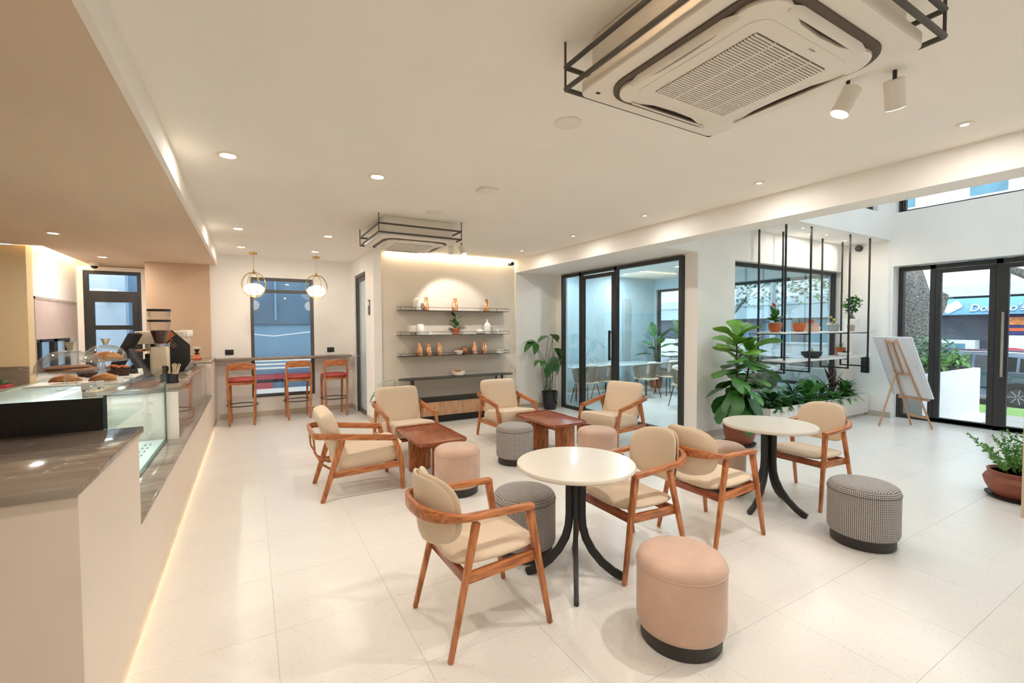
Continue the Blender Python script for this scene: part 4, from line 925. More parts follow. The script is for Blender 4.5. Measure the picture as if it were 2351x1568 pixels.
PP = [(2.67, Z1, 10, 'copper pouch on the top wall shelf beside the tall bottle'), (3.215, Z1, -6, 'copper pouch alone in the middle of the top wall shelf'), (3.85, Z1, 4, 'copper pouch at the right of the top wall shelf'), (2.545, Z3, 8, 'copper pouch farthest left on the lowest wall shelf'), (2.71, Z3, 16, 'copper pouch second from left on the lowest wall shelf'),
      (2.91, Z3, 5, 'copper pouch third from left on the lowest wall shelf'), (3.6, Z3, -8, 'copper pouch right of the copper pot on the lowest wall shelf'), (3.80, Z3, 6, 'copper pouch farthest right on the lowest wall shelf')]
for i, (x, z, rz, lab) in enumerate(PP):
    if i == 0: P0.location = (x, 7.63, z); P0.rotation_euler.z = R(rz); tag(P0, lab, group=GPO)
    else: copy_tree(P0, (x, 7.63, z), R(rz), lab, GPO)
small_plant(3.23, 7.63, Z2, 'green plant in a terracotta pot at the centre of the middle wall shelf', [(leafmesh('ovate', .13, .06, LEAFM, .2, .2), 12, 15, 70, .8, 1.1, .1), (leafmesh('ovate', .15, .08, LEAFD, .2, .2), 5, 20, 60, .8, 1.1, .22)], 75, .065, .11, 'shelf_plant', TERRA, 'pots on the wall shelves', [(0, 0), (.045, 0), (.06, .08), (.068, .08), (.072, .11), (.062, .11), (.058, .095), (0, .095)])
t = thing('snack_bowl', 'white bowl of golden snacks on the console table', 'bowl', (3.24, 7.55, .77)); MB().lathe([(0, 0), (.08, 0), (.115, .03), (.125, .085), (.118, .085), (.105, .035), (0, .02)], 28).build('bowl_body', CER, t)
random.seed(4)
for i in range(14): MB().pad(.035, .016, .02, 2.2, None, 10, (0, .6, 1), 2).build('snack', BREAD, t).matrix_local = Matrix.Translation((rnd(-.07, .07), rnd(-.06, .06), .085+rnd(-.01, .02))) @ Matrix.Rotation(rnd(0, 3), 4, 'Z') @ Matrix.Rotation(rnd(-.6, .6), 4, 'Y')

# ================================================================== SMALL FITTINGS
def plate(name, lab, cat, x0, x1, y0, y1, z0, z1, mat, sub, grp=None):
    t = thing(name, lab, cat, ((x0+x1)/2, (y0+y1)/2, (z0+z1)/2), 0, grp); a, b, c = (x1-x0)/2, (y1-y0)/2, (z1-z0)/2
    B(-a, a, -b, b, -c, c).build('cover', mat, t, bev=.002)
    return t, a, b, c
for x, lab in ((-.33, 'black socket plate on the back wall, left of the bar window'), (1.385, 'black socket plate on the back wall, right of the bar window')):
    t, a, b, c = plate('wall_socket', lab, 'socket', x-.065, x+.065, YB-.014, YB-.001, 1.17, 1.26, BLKP, 0, 'black socket plates')
    for k in (-.03, .03): B(k-.018, k+.018, -b-.002, -b, -.02, .02).build('socket_face', FRAME, t, smooth=False)
t, a, b, c = plate('wall_socket', 'tall black socket strip on the entrance wall above the planter', 'socket', XE-.014, XE-.001, 3.93, 4.06, .78, 1.06, BLKP, 0, 'black socket plates')
for k in (-.08, 0, .08): B(-a-.002, -a, -.03, .03, k-.03, k+.03).build('socket_face', FRAME, t, smooth=False)
t, a, b, c = plate('wall_sign', 'small grey door sign plate beside the washroom door', 'sign plate', 1.787, 1.799, 8.0, 8.13, 1.87, 2.13, FRAMEB, 0)
B(-a-.002, -a, -.05, .05, .03, .1).build('pictogram', ACW, t, smooth=False)
t = thing('bullet_camera', 'small black security camera at the top corner of the shelf wall', 'camera', (4.42, 7.7, 2.88))
MB().tube([(0, .05, .0), (0, -.07, -.01)], .035, 16).build('camera_body', BLKP, t); MB().tube([(0, .04, 0), (-.0, .06, .09)], .012, 8).build('bracket', ACW, t); MB().tube([(0, -.07, -.01), (0, -.072, -.01)], .028, 14).build('lens', M('lens_black', (10, 10, 12), .1), t)
t = thing('wall_speaker', 'small round black wall speaker under the planter soffit', 'speaker', (XE-.001, 4.12, 3.08)); MB().tube([(0, 0, 0), (-.05, 0, 0)], .055, 20).build('speaker_body', BLKP, t); MB().tube([(-.05, 0, 0), (-.054, 0, 0)], .04, 20).build('speaker_cone', FRAMEB, t)
t = thing('dome_camera', 'white dome security camera under the beige bulkhead by the kitchen window', 'camera', (-2.28, 10.3, SOF)); MB().lathe([(0, 0), (.07, 0), (.075, -.03), (.06, -.05), (0, -.05)], 20).build('camera_body', ACW, t); MB().lathe([(.05, -.05), (.045, -.08), (.02, -.095), (0, -.097)], 18).build('dome', MATS['lens_black'], t)
# ---- easel with canvas
t = thing('easel', 'wooden folding easel standing near the entrance', 'easel', (9.2, 3.15, 0))
A1 = Vector((.26, .02, 0)); A2 = Vector((.13, -.29, 0)); TOP1 = Vector((-.1, .27, 1.42)); TOP2 = Vector((-.13, .11, 1.43))
for a, b in ((A1, TOP1), (A2, TOP2)): MB().bar(a, b, .03, .022).build('leg', EASELW, t, bev=.003)
MB().bar((-.28, .26, 0), (.0, .15, .86), .028, .022).build('rear_leg', EASELW, t, bev=.003)
def lp(a, b, f): return a.lerp(b, f)
for f, nm in ((.12, 'stretcher'), (.60, 'cross_bar'), (.97, 'head_bar')): MB().bar(lp(A1, TOP1, f), lp(A2, TOP2, f), .035, .02).build(nm, EASELW, t, bev=.003)
MB().bar(lp(A1, TOP1, .33)+Vector((.03, .06, 0)), lp(A2, TOP2, .33)+Vector((.03, -.1, 0)), .05, .035).build('tray', EASELW, t, bev=.003)
m1 = (lp(A1, TOP1, .97)+lp(A2, TOP2, .97))/2; m2 = (lp(A1, TOP1, .6)+lp(A2, TOP2, .6))/2
MB().bar(m1, m2, .05, .02).build('mast', EASELW, t, bev=.003)
t = thing('canvas_board', 'blank white canvas board resting on the easel, seen from behind', 'canvas', (9.2, 3.15, 0))
ax = (A2-A1).normalized(); c0 = (lp(A1, TOP1, .345)+lp(A2, TOP2, .345))/2; c1 = (lp(A1, TOP1, 1.02)+lp(A2, TOP2, 1.02))/2; up = (c1-c0); nn = ax.cross(up).normalized(); nn = nn if nn.x > 0 else -nn
MB().add([c0+nn*d+ax*(s*.33)+up*u for d in (.02, .045) for u in (0, 1.0) for s in (-1, 1)], [(0, 1, 3, 2), (4, 6, 7, 5), (0, 4, 5, 1), (2, 3, 7, 6), (0, 2, 6, 4), (1, 5, 7, 3)]).build('board', M('canvas_white', (226, 226, 232), .8, var=.01), t, smooth=False)
for s in (-1, 1): MB().bar(c0+nn*.014+ax*(s*.31), c0+up+nn*.014+ax*(s*.31), .03, .01).build('stretcher_bar', MATS['canvas_white'], t, smooth=False)

# ================================================================== COUNTER ITEMS
ZG = ZC+.0101
def cake_stand(x, y, lab, rr=.17):
    t = thing('cake_stand', lab, 'cake stand', (x, y, ZG), 0, 'glass cake stands on the display case')
    MB().lathe([(0, 0), (.075, 0), (.07, .008), (.03, .018), (.018, .03), (.03, .05), (.036, .07), (.022, .09), (.03, .1), (0, .102)], 24).build('pedestal', GLD, t)
    MB().lathe([(0, .1), (rr+.005, .104), (rr+.01, .12), (rr+.004, .12), (rr-.002, .109), (0, .107)], 40).build('plate', GLD, t)
    prof = [(rr-.01, .112)]+[((rr-.01)*math.cos(R(a))**.75, .112+.125*math.sin(R(a))) for a in range(10, 90, 10)]+[(.012, .237)]
    MB().lathe([(a, b) for a, b in prof]+[(.008, .236)]+[(max(.004, a-.003), b-.003) for a, b in prof[::-1]], 40).build('dome', GLD, t)
    MB().lathe([(0, .236), (.014, .238), (.022, .262), (.03, .285), (0, .285)], 8).build('knob', M('knob_glass', (226, 214, 190), .1, var=.1, scale=40, metal=.5), t, smooth=False)
    return t
cake_stand(-.93, 3.66, 'glass cake stand with domed lid over flat pastries, nearest on the case')
cake_stand(-1.0, 4.75, 'glass cake stand with domed lid over a golden loaf, farther back', .145)
for i, (x, y, z, rz, lab) in enumerate(((-.96, 3.64, .109, 10, 'flat brown pastry lowest under the near dome'), (-.9, 3.68, .109, -25, 'flat brown pastry beside the lowest under the near dome'), (-.94, 3.65, .128, 35, 'flat brown pastry on top of the pile under the near dome'))):
    o = MB().pad(.11, .05, .02, 3, None, 24, (0, .5, .8, 1), 6).build('flat_pastry', M('pastry_brown', (168, 118, 82), .8, var=.2, scale=25), None); tag(o, lab, 'pastry', 'flat pastries under the dome'); o.location = (x, y, ZG+z+.01); o.rotation_euler.z = R(rz)
def loaf(x, y, z, lab, L_, rr, rz, seg=7, nm='bread_loaf'):
    t = thing(nm, lab, 'bread', (x, y, z), R(rz), 'loaves and rolls on the display case'); n = 16; pts = []; pr = []
    for i in range(n+1):
        u = i/n; e = max(.12, math.sin(PI*u)**.55); w = rr*e*(1+.07*abs(math.sin(seg*PI*u))); pts.append((L_*(u-.5), .25*L_*.15*math.sin(PI*u), rr*.62*e)); pr.append([(w*.62*math.cos(2*PI*j/12) if True else 0, w*math.sin(2*PI*j/12)) for j in range(12)])
    MB().sweep(pts, pr, side=(0, 0, 1)).build('crust', BREAD, t)
    return t
loaf(-1.0, 4.75, ZG+.109, 'golden loaf under the far glass dome', .22, .06, 12)
loaf(-1.04, 3.98, ZG+.02, 'glazed roll on the white tray, left of the stand foot', .16, .042, 5, 0)
loaf(-.84, 3.93, ZG+.02, 'glazed roll on the white tray, right of the stand foot', .16, .042, -5, 0)
for x0, x1, y0, y1, lab in ((-1.2, -.74, 3.84, 4.1, 'long white tray with two glazed rolls on the case'), (-1.15, -.74, 4.25, 4.52, 'white tray holding muffins on the case')):
    t = thing('serving_tray', lab, 'tray', (0, 0, ZG), 0, 'white trays on the display case'); B(x0, x1, y0, y1, 0, .014).build('tray_board', CER, t, bev=.004); B(x0+.02, x1-.02, y0+.02, y1-.02, .014, .0155).build('tray_liner', CER, t, smooth=False)
for x, y, lab in ((-1.06, 4.43, 'dark-wrapped muffin at the back left of the muffin tray'), (-1.0, 4.34, 'dark-wrapped muffin at the front left of the muffin tray'), (-.9, 4.46, 'dark-wrapped muffin at the back right of the muffin tray'), (-.82, 4.36, 'dark-wrapped muffin at the front right of the muffin tray')):
    t = thing('muffin', lab, 'muffin', (x, y, ZG+.016), 0, 'muffins in dark paper cups')
    vs = []; fs = []; n = 24
    for z, r_ in ((0, .03), (.055, .043), (.062, .045)):
        for j in range(n): q = r_*(1+.05*(-1)**j*(z*12+.3)); vs.append((q*math.cos(2*PI*j/n), q*math.sin(2*PI*j/n), z+(.012*(j % 6 == 0) if z > .06 else 0)))
    for i in range(2):
        for j in range(n): fs.append((i*n+j, i*n+(j+1) % n, (i+1)*n+(j+1) % n, (i+1)*n+j))
    fs.append(tuple(range(n))[::-1]); MB().add(vs, fs).build('paper_cup', CHOC, t, smooth=False)
    MB().lathe([(.04, .05), (.041, .058), (.03, .072), (.012, .078), (0, .079)], 18).build('muffin_top', M('muffin_crumb', (176, 96, 48), .8, var=.25, scale=30), t)
for i, (x, y, rz, lab) in enumerate(((-.83, 3.5, 15, 'small white price card left of its twin before the rolls'), (-.79, 3.62, 40, 'small white price card leaning in front of the right roll'), (-.74, 3.86, 50, 'small white price card at the tray corner'), (-.75, 4.56, 55, 'small white price card beside the muffins'))):
    t = thing('price_card', lab, 'price card', (x, y, ZG), R(rz), 'price cards on the display case'); B(-.02, .02, -.0012, .0012, .008, .052).build('card', CER, t, smooth=False).rotation_euler.x = R(-12); MB().lathe([(0, 0), (.016, 0), (.014, .012), (0, .014)], 12).build('card_holder', STEEL, t)
for x, y, lab in ((-1.05, 3.7, 'filled bun inside the display case, nearest the black end'), (-1.0, 3.95, 'filled bun inside the display case, second from the black end'), (-1.05, 4.2, 'filled bun on the shelf inside the display case')):
    loaf(x, y, .941, lab, .16, .045, 20, 3, 'filled_bun')
# POS terminal
t = thing('pos_terminal', 'black tilted point-of-sale screen on the worktop behind the domes', 'screen', (-1.18, 6.6, ZT-.005), R(-8))
MB().prism([(-.17, 0), (.17, 0), (.17, .006), (-.17, .006)], 0, .0)
MB().sweep([(-.12, 0, .13), (-.04, 0, .3), (.06, 0, .5)], rc(.30, .045), side=(0, 1, 0)).build('screen_body', BLKP, t, bev=.01)
MB().sweep([(-.135, 0, .16), (-.062, 0, .315), (.03, 0, .5)], rc(.26, .004), side=(0, 1, 0)).build('display', M('screen_dark', (40, 42, 46), .15), t, smooth=False)
MB().sweep([(-.01, 0, .32), (.07, 0, .17), (.15, 0, .0)], rc(.16, .05), side=(0, 1, 0)).build('stand', M('graphite', (74, 76, 82), .5), t, bev=.006)
B(-.1, .18, -.12, .12, 0, .02).build('base', BLKP, t, bev=.005)
# grinder
t = thing('coffee_grinder', 'cream coffee grinder with a clear hopper of beans', 'grinder', (-.93, 6.75, ZT-.005))
MB().prism(rrect(.17, .2, .03), 0, .34).build('body', M('grinder_cream', (226, 210, 182), .4), t, bev=.005)
MB().lathe([(0, .34), (.1, .34), (.1, .375), (0, .38)], 24).build('collar', STEEL, t)
MB().lathe([(.055, .38), (.06, .40), (.105, .56), (.108, .62), (.1, .63), (.112, .76), (.115, .77), (.109, .77), (.103, .62), (.10, .56), (.055, .4), (.05, .38)], 28).build('hopper', GLD, t)
MB().lathe([(0, .38), (.052, .385), (.055, .41), (.088, .53), (0, .535)], 20).build('beans', M('coffee_beans', (84, 48, 32), .6, var=.5, scale=70, bump=.5), t)
for z, r_ in ((.645, .113), (.77, .116)): MB().lathe([(r_-.008, z-.012), (r_, z-.012), (r_, z+.012), (r_-.008, z+.012), (r_-.008, z-.012)], 28).build('hopper_rim', BLKP, t)
B(-.14, -.085, -.03, .03, .2, .26).build('spout', BLKP, t, bev=.01)
# espresso machine
t = thing('espresso_machine', 'large espresso machine with black side panel and cream top', 'coffee machine', (-.98, 7.55, ZT-.005))
B(-.27, .24, -.33, .42, .36, .52).build('body', M('machine_cream', (222, 208, 184), .4), t, bev=.012)
MB().prism([(-.36, 0), (.22, 0), (.30, .12), (.30, .34), (.12, .53), (-.05, .53), (.02, .30), (-.1, .22), (-.36, .06)], -.355, -.33, lambda x, y, z: (x, z, y)).build('side_panel', BLKP, t, bev=.004)
B(-.3, .26, -.33, .42, 0, .1).build('drip_tray', STEEL, t, bev=.005); B(-.02, .2, -.32, .42, .1, .36).build('back_panel', STEEL, t, bev=.004)
for k in (-.15, .15):
    MB().tube([(-.16, k, .36), (-.16, k, .27)], .035, 16).build('group_head', STEEL, t); MB().tube([(-.16, k, .28), (-.34, k, .26)], .014, 10).build('portafilter', WOOD, t)
MB().bar((-.02, -.362, .2), (.12, -.362, .42), .07, .012, (0, 1, 0)).build('trim_badge', COPPER, t)
MB().bar((.12, -.365, .5), (-.02, -.365, .36), .012, .08, (0, 1, 0)).build('side_vent', M('copper_vent', (196, 108, 72), .4, var=.1), t)
for k in range(7): MB().bar((.02+.016*k, -.372, .43-.02*k), (.07+.016*k, -.372, .46-.02*k), .004, .004).build('vent_slat', M('vent_cream', (226, 180, 140), .5), t)
B(.18, .27, -.3, .4, .44, .53).build('cup_rail', ACW, t, bev=.01)
# straw box, dripper, papers
t = thing('straw_box', 'black box with straws and wooden stirrers at the worktop end', 'holder', (-.72, 5.75, ZT-.005)); MB().box(-.07, .07, -.05, .05, 0, .005).box(-.07, -.066, -.05, .05, 0, .09).box(.066, .07, -.05, .05, 0, .09).box(-.07, .07, -.05, -.046, 0, .09).box(-.07, .07, .046, .05, 0, .09).box(-.002, .002, -.05, .05, 0, .09).build('box', BLKP, t, smooth=False)
random.seed(9)
for i in range(22): MB().tube([(-.05+rnd(0, .04), rnd(-.035, .035), .005), (-.055+rnd(0, .05), rnd(-.04, .04), .17+rnd(-.01, .01))], .0035, 5).build('straw', BLKP, t)
for i in range(16): MB().bar((.02+rnd(0, .03), rnd(-.03, .03), .005), (.02+rnd(0, .07), rnd(-.04, .04), .19+rnd(-.02, .01)), .008, .002).build('stirrer', M('stirrer_wood', (222, 200, 168), .7), t, smooth=False)
t = thing('pour_over', 'glass pour-over dripper on the far counter corner', 'coffee dripper', (-.76, 9.0, ZT+.03)); MB().lathe([(.0, 0), (.06, 0), (.07, .03), (.03, .09), (.032, .1)], 22).build('carafe', M('carafe_amber', (196, 110, 70), .15, var=.1), t); MB().lathe([(.02, .1), (.05, .115), (.012, .12), (.05, .19), (.045, .19), (.008, .12)], 22).build('cone', BLKP, t); MB().lathe([(.052, .18), (.065, .215), (.06, .215), (.05, .185)], 22).build('paper_filter', CER, t); MB().tube([(-.06, 0, .07), (-.11, 0, .06), (-.1, 0, .02), (-.065, 0, .02)], .006, 6).build('handle', BLKP, t)
t = thing('yellow_note', 'yellow pad of notes lying behind the straw box', 'notepad', (-.73, 6.02, ZT-.005)); B(-.06, .06, -.06, .06, 0, .012).build('pad', M('note_yellow', (232, 206, 84), .8), t, smooth=False); B(-.06, .06, .05, .06, .012, .014).build('binding', M('note_band', (200, 160, 60), .7), t, smooth=False)
# back counter by the cream wall
t = thing('back_counter', 'rear kitchen counter with marble top and backsplash at the cream wall', 'counter', (0, 0, 0)); B(-5.1, -2.61, 7.9, 8.598, .08, .86).build('base_cabinet', COUNT, t, smooth=False); B(-5.12, -2.605, 7.87, 8.598, .86, .9).build('marble_top', MARB, t, bev=.003); B(-5.12, -2.605, 8.58, 8.599, .9, 1.145).build('backsplash', MARB, t, smooth=False); B(-5.1, -2.65, 7.95, 8.59, 0, .08).build('toe_kick', BLKP, t, smooth=False)
t = thing('herb_tray', 'tray of green herbs on the rear kitchen counter', 'herbs', (-2.86, 8.3, .9)); B(-.16, .16, -.1, .1, 0, .03).build('tray_board', M('tray_red', (196, 60, 70), .5), t, bev=.004)
random.seed(12); hb = leafmesh('ovate', .1, .05, M('herb_green', (54, 126, 56), .5, var=.3, scale=9), .2, .2)
for i in range(26): leaf(t, hb, (rnd(-.14, .14), rnd(-.08, .08), .03+rnd(0, .04)), rnd(0, 360), rnd(0, 50), rnd(-30, 30))

# ================================================================== MEETING ROOM
ROPE = M('rope_weave', (150, 136, 118), .85, var=.12, scale=60, stretch=(1, 1, .3)); TTOP = M('glass_table_top', (206, 216, 214), .15, var=.02)
def rope_chair():
    t = thing('rope_chair', '', 'chair'); n = 26
    def rim(a, z, k=1): return (.02+.27*k*math.cos(a)*1.0, .29*k*math.sin(a), z)
    top = [rim(R(-125+250*i/(n-1)+180), .80-.10*abs(-1+2*i/(n-1))**2, 1) for i in range(n)]; bot = [rim(R(-125+250*i/(n-1)+180), .44, .8) for i in range(n)]
    MB().tube(top, .011, 7).build('top_rail', ROPE, t); MB().tube(bot, .009, 7).build('bottom_rail', ROPE, t)
    m = MB()
    for i in range(n):
        m.bar(bot[i], top[i], .017, .007)
        if i < n-1: m.bar([(a+b)/2 for a, b in zip(bot[i], bot[i+1])], [(a+b)/2 for a, b in zip(top[i], top[i+1])], .015, .006)
    m.build('rope_weave', ROPE, t, smooth=False)
    MB().pad(.23, .24, .07, 4, lambda u, v, w: (u, v, .45+w), n=28).build('seat', FABR, t)
    MB().pad(.17, .17, .09, 4, lambda u, v, w: (-.17-w-.15*v, u, .68+v), n=24).build('pillow', CER, t)
    for a, b in ((1, 1), (1, -1), (-1, 1), (-1, -1)): MB().tube([(a*.15, b*.17, .43), (a*.23, b*.24, 0)], [.011, .009], 8).build('leg', BLACK, t)
    return t
C0 = rope_chair(); GR = 'rope chairs in the meeting room'
RC = [(6.25, 7.65, 90, 'rope-backed chair seen through the narrow side pane of the partition'), (6.85, 7.7, 95, 'rope-backed chair seen through the glass door'), (7.95, 7.55, 88, 'rope-backed chair right of the door stile, first of two'), (8.75, 7.6, 80, 'rope-backed chair right of the door stile, second of two'), (9.1, 6.85, 95, 'rope-backed chair by the room window, before the potted plants'),
      (7.1, 5.35, 20, 'rope-backed chair behind the fig tree through the interior window'), (8.35, 5.1, 95, 'rope-backed chair in the middle of the interior window'), (8.95, 5.35, 160, 'rope-backed chair at the right of the interior window'), (7.75, 6.3, -80, 'rope-backed chair on the far side of the second meeting table')]
for i, (x, y, rz, lab) in enumerate(RC):
    if i == 0: C0.location = (x, y, 0); C0.rotation_euler.z = R(rz); tag(C0, lab, group=GR)
    else: copy_tree(C0, (x, y, 0), R(rz), lab, GR)
def room_table(x, y, w, d, lab, legm):
    t = thing('meeting_table', lab, 'table', (x, y, 0), 0, 'meeting room tables'); MB().prism(rrect(w, d, .12), .72, .75).build('table_top', TTOP, t, bev=.005)
    for a in (1, -1):
        for b in (1, -1): MB().bar((a*(w/2-.25), b*(d/2-.15), .72), (a*(w/2-.2), b*(d/2-.12), 0), .05, .05, None, .03, .03).build('leg', legm, t, bev=.004)
room_table(7.5, 8.3, 2.9, .85, 'long pale meeting table with wooden legs behind the partition', WOOD)
room_table(8.05, 5.7, 1.5, .8, 'pale table behind the interior window', BLACK)
BAN = leafmesh('ovate', .5, .22, M('leaf_banana', (70, 134, 74), .4, var=.2, scale=5, col2=(110, 168, 112)), .12, .25)
for i, (x, y, s, lab) in enumerate(((9.42, 8.6, 1.0, 'broad-leaved potted plant in the meeting room corner, left of three'), (9.6, 7.85, 1.1, 'broad-leaved potted plant by the room window, middle of three'), (9.55, 6.7, .9, 'broad-leaved potted plant by the room window, right of three'))):
    t = thing('broadleaf_plant', lab, 'potted plant', (x, y, 0), 0, 'broad-leaved plants in the meeting room'); pot(t, [(0, 0), (.14, 0), (.19, .4), (.18, .42), (.17, .39), (0, .38)], TERRD, .39, .17); random.seed(20+i)
    for k in range(13):
        a = k*137.5; p = (rnd(.05, .16)*math.cos(R(a)), rnd(.05, .16)*math.sin(R(a)), (.75+k*.045)*s+.1); MB().tube([(0, 0, .38), (p[0]*.4, p[1]*.4, p[2]*.7), p], [.014, .01, .007], 6).build('stem', STEM, t); leaf(t, BAN, p, a, 5+k*5, rnd(-20, 20), rnd(.7, 1.0)*s)

# ================================================================== OUTSIDE
PAVE = M('paving_grey', (176, 174, 170), .85, var=.06, scale=4); ROAD = M('asphalt', (112, 114, 118), .9, var=.1, scale=8)
struct('ground_terrace', B(10.15, 11.3, -8, 14, -.5, -.12), PAVE)
struct('ground_pavement', B(11.3, 14.6, -30, 40, -.9, -.36), PAVE)
o = B(14.6, 16.9, -30, 40, -.9, -.47).build('grass_verge', M('grass', (126, 168, 92), .95, var=.3, scale=30), None, smooth=False); tag(o, 'strip of green grass between the pavement and the road', 'grass', kind='stuff')
struct('ground_road', B(16.9, 25, -30, 40, -.95, -.65), ROAD)
struct('ground_far', B(25, 60, -30, 60, -.95, -.5), PAVE)
struct('ground_side', B(-12, 10.15, 10.9, 16, -.95, -.3), PAVE)
t = thing('garden_planter', 'white garden wall planter outside the entrance doors', 'planter', (0, 0, 0)); WP = M('planter_wall_white', (236, 236, 236), .8, var=.02)
B(10.3, 13.2, 3.3, 9.5, -.36, .76).build('wall_block', WP, t, bev=.01); B(10.3, 13.26, 3.22, 9.5, -.36, -.2).build('plinth', WP, t, bev=.01); B(10.4, 13.1, 3.4, 9.4, .755, .77).build('soil', SOIL, t, smooth=False)
def cloud(name, c, r, n, me_kind, L_, W_, mat, seed, parent, flat=1):
    random.seed(seed); m = MB()
    for i in range(n):
        while True:
            v = Vector((rnd(-1, 1), rnd(-1, 1), rnd(-1, 1)))
            if .25 < v.length < 1: break
        p = Vector(c)+Vector((v.x*r[0], v.y*r[1], v.z*r[2])); d = Vector((rnd(-1, 1), rnd(-1, 1), rnd(-.6, .6))).normalized()*L_*rnd(.6, 1.1); s = d.cross(Vector((rnd(-.4, .4), rnd(-.4, .4), 1))).normalized()*W_/2
        m.add([p, p+d*.45+s, p+d, p+d*.45-s], [(0, 1, 2, 3)])
    o = m.build(name, mat, parent, smooth=False); o['kind'] = 'stuff'; return o
BUSH = M('bush_green', (84, 124, 92), .6, var=.3, scale=8, col2=(140, 172, 140)); BUSH2 = M('bush_bright', (90, 150, 60), .5, var=.3, scale=8, col2=(140, 190, 96))
for i, (x, y, rx, ry, rz, mat, L_, n, lab) in enumerate(((11.3, 4.3, .6, .6, .42, BUSH, .13, 700, 'grey-green bush in the garden planter beneath the tree'), (12.5, 3.95, .55, .45, .34, BUSH, .13, 600, 'grey-green bush at the outer end of the garden planter'),
        (11.7, 3.6, .55, .2, .16, BUSH2, .17, 260, 'bright low leaves along the front edge of the garden planter'), (12.75, 3.6, .4, .2, .15, BUSH2, .17, 200, 'bright low leaves at the outer corner of the garden planter'))):
    t = thing('garden_bush', lab, 'bush', (x, y, .77), 0, 'bushes in the garden planter'); cloud('foliage', (0, 0, rz*.9), (rx, ry, rz), n, '', L_, L_*.5, mat, 30+i, t); MB().tube([(0, 0, 0), (.03, .02, rz)], [.02, .01], 6).build('stem', STEM, t)
t = thing('strelitzia', 'large upright leaves behind the easel outside the side pane', 'plant', (10.7, 3.75, .77)); BL2 = leafmesh('lance', .6, .18, LEAFD, .2, .15)
for k in range(6): leaf(t, BL2, (rnd(-.05, .05), rnd(-.05, .05), .0), k*63, rnd(50, 80), rnd(-20, 20), rnd(.8, 1.1))
def tree(lab, x, y, z0, pts, rad, brs, crowns, seed):
    t = thing('street_tree', lab, 'tree', (x, y, z0), 0, 'street trees'); MB().tube(pts, rad, 14).build('trunk', BARK, t)
    for p, r_ in brs: MB().tube(p, r_, 10).build('branch', BARK, t)
    for i, (c, r_, n, mat) in enumerate(crowns): cloud('foliage', c, r_, n, '', .22, .12, mat, seed+i, t)
TLEAF = M('tree_leaf', (120, 164, 104), .55, var=.35, scale=3, col2=(180, 210, 150)); TLEAF2 = M('tree_leaf_dark', (104, 146, 112), .55, var=.3, scale=3)
tree('massive grey tree trunk just outside the entrance side pane', 13.85, 4.66, -.36, [(.1, .05, 0), (0, 0, .8), (0, 0, 2.2), (-.05, .25, 3.2), (-.1, 1.1, 4.4), (-.1, 2, 6)], [.53, .46, .45, .44, .4, .3],
     [([(0, -.1, 2.0), (0, -.42, 2.55), (0, -.56, 2.75)], [.34, .22, .1]), ([(0, -.5, 2.65), (0, -.72, 2.62)], [.04, .01]), ([(0, .9, 4.2), (.6, 1.5, 5), (1, 3, 6.2)], [.25, .15, .08])], [((0, 1.5, 7.8), (2.5, 3.5, 1.3), 1500, TLEAF), ((.6, -1.2, 3.75), (1.2, 1.3, .3), 90, BUSH2)], 50)
tree('second street tree whose branch crosses the right door pane', 15.6, 2.1, -.47, [(0, 0, 0), (.05, .1, 1.5), (0, .2, 3), (0, 0, 5)], [.3, .24, .2, .16], [([(0, .15, 2.6), (0, .8, 3.1), (0, 1.2, 3.35), (.1, 1.8, 3.7)], [.16, .11, .09, .05])], [((0, 0, 7.6), (2, 3, 1.3), 900, TLEAF), ((0, 1.0, 4.0), (1.0, 1.0, .3), 90, BUSH2)], 60)
tree('slender street tree seen through the interior window', 15.2, 10.4, -.36, [(0, 0, 0), (0, 0, 2.5), (.05, .1, 4.5)], [.17, .15, .1], [([(0, 0, 2.3), (-.3, -1, 3.2)], [.06, .03])], [((0, -.6, 3.3), (1.3, 2.4, .75), 520, TLEAF2), ((0, .5, 4.9), (1.8, 2.5, 1.0), 500, TLEAF)], 70)
tree('leafy street tree behind the hanging shelves', 16.2, 7.2, -.47, [(0, 0, 0), (0, 0, 2.5), (0, .1, 4.5)], [.1, .09, .06], [], [((0, 0, 3.3), (1.0, 1.6, .6), 300, TLEAF), ((0, .5, 4.9), (1.6, 2.2, 1.0), 400, TLEAF2)], 80)
t = thing('lamp_post', 'white post outside seen through the interior window', 'post', (13.6, 7.9, -.36)); MB().tube([(0, 0, 0), (0, 0, 4.5)], .07, 12).build('pole', WP, t); MB().lathe([(0, 0), (.12, 0), (.12, .05), (0, .05)], 14).build('base', WP, t)
t = thing('boundary_wall', 'low white boundary wall outside the meeting room', 'wall', (0, 0, 0)); B(14.0, 14.2, 6.0, 13, -.36, 1.1).build('wall_block', WP, t, bev=.01); B(13.96, 14.24, 5.96, 13, 1.1, 1.16).build('coping', WP, t, bev=.01)
t = thing('street_railing', 'purple pipe railing along the road behind the car', 'railing', (22.2, 0, -.65), 0); PUR = M('railing_purple', (112, 78, 104), .6)
for z in (1.2, 1.42): MB().tube([(0, -6, z), (0, 16, z)], .035, 8).build('rail', PUR, t)
for k in range(8): MB().tube([(0, -6+3*k, 0), (0, -6+3*k, 1.45)], .03, 8).build('post', PUR, t)
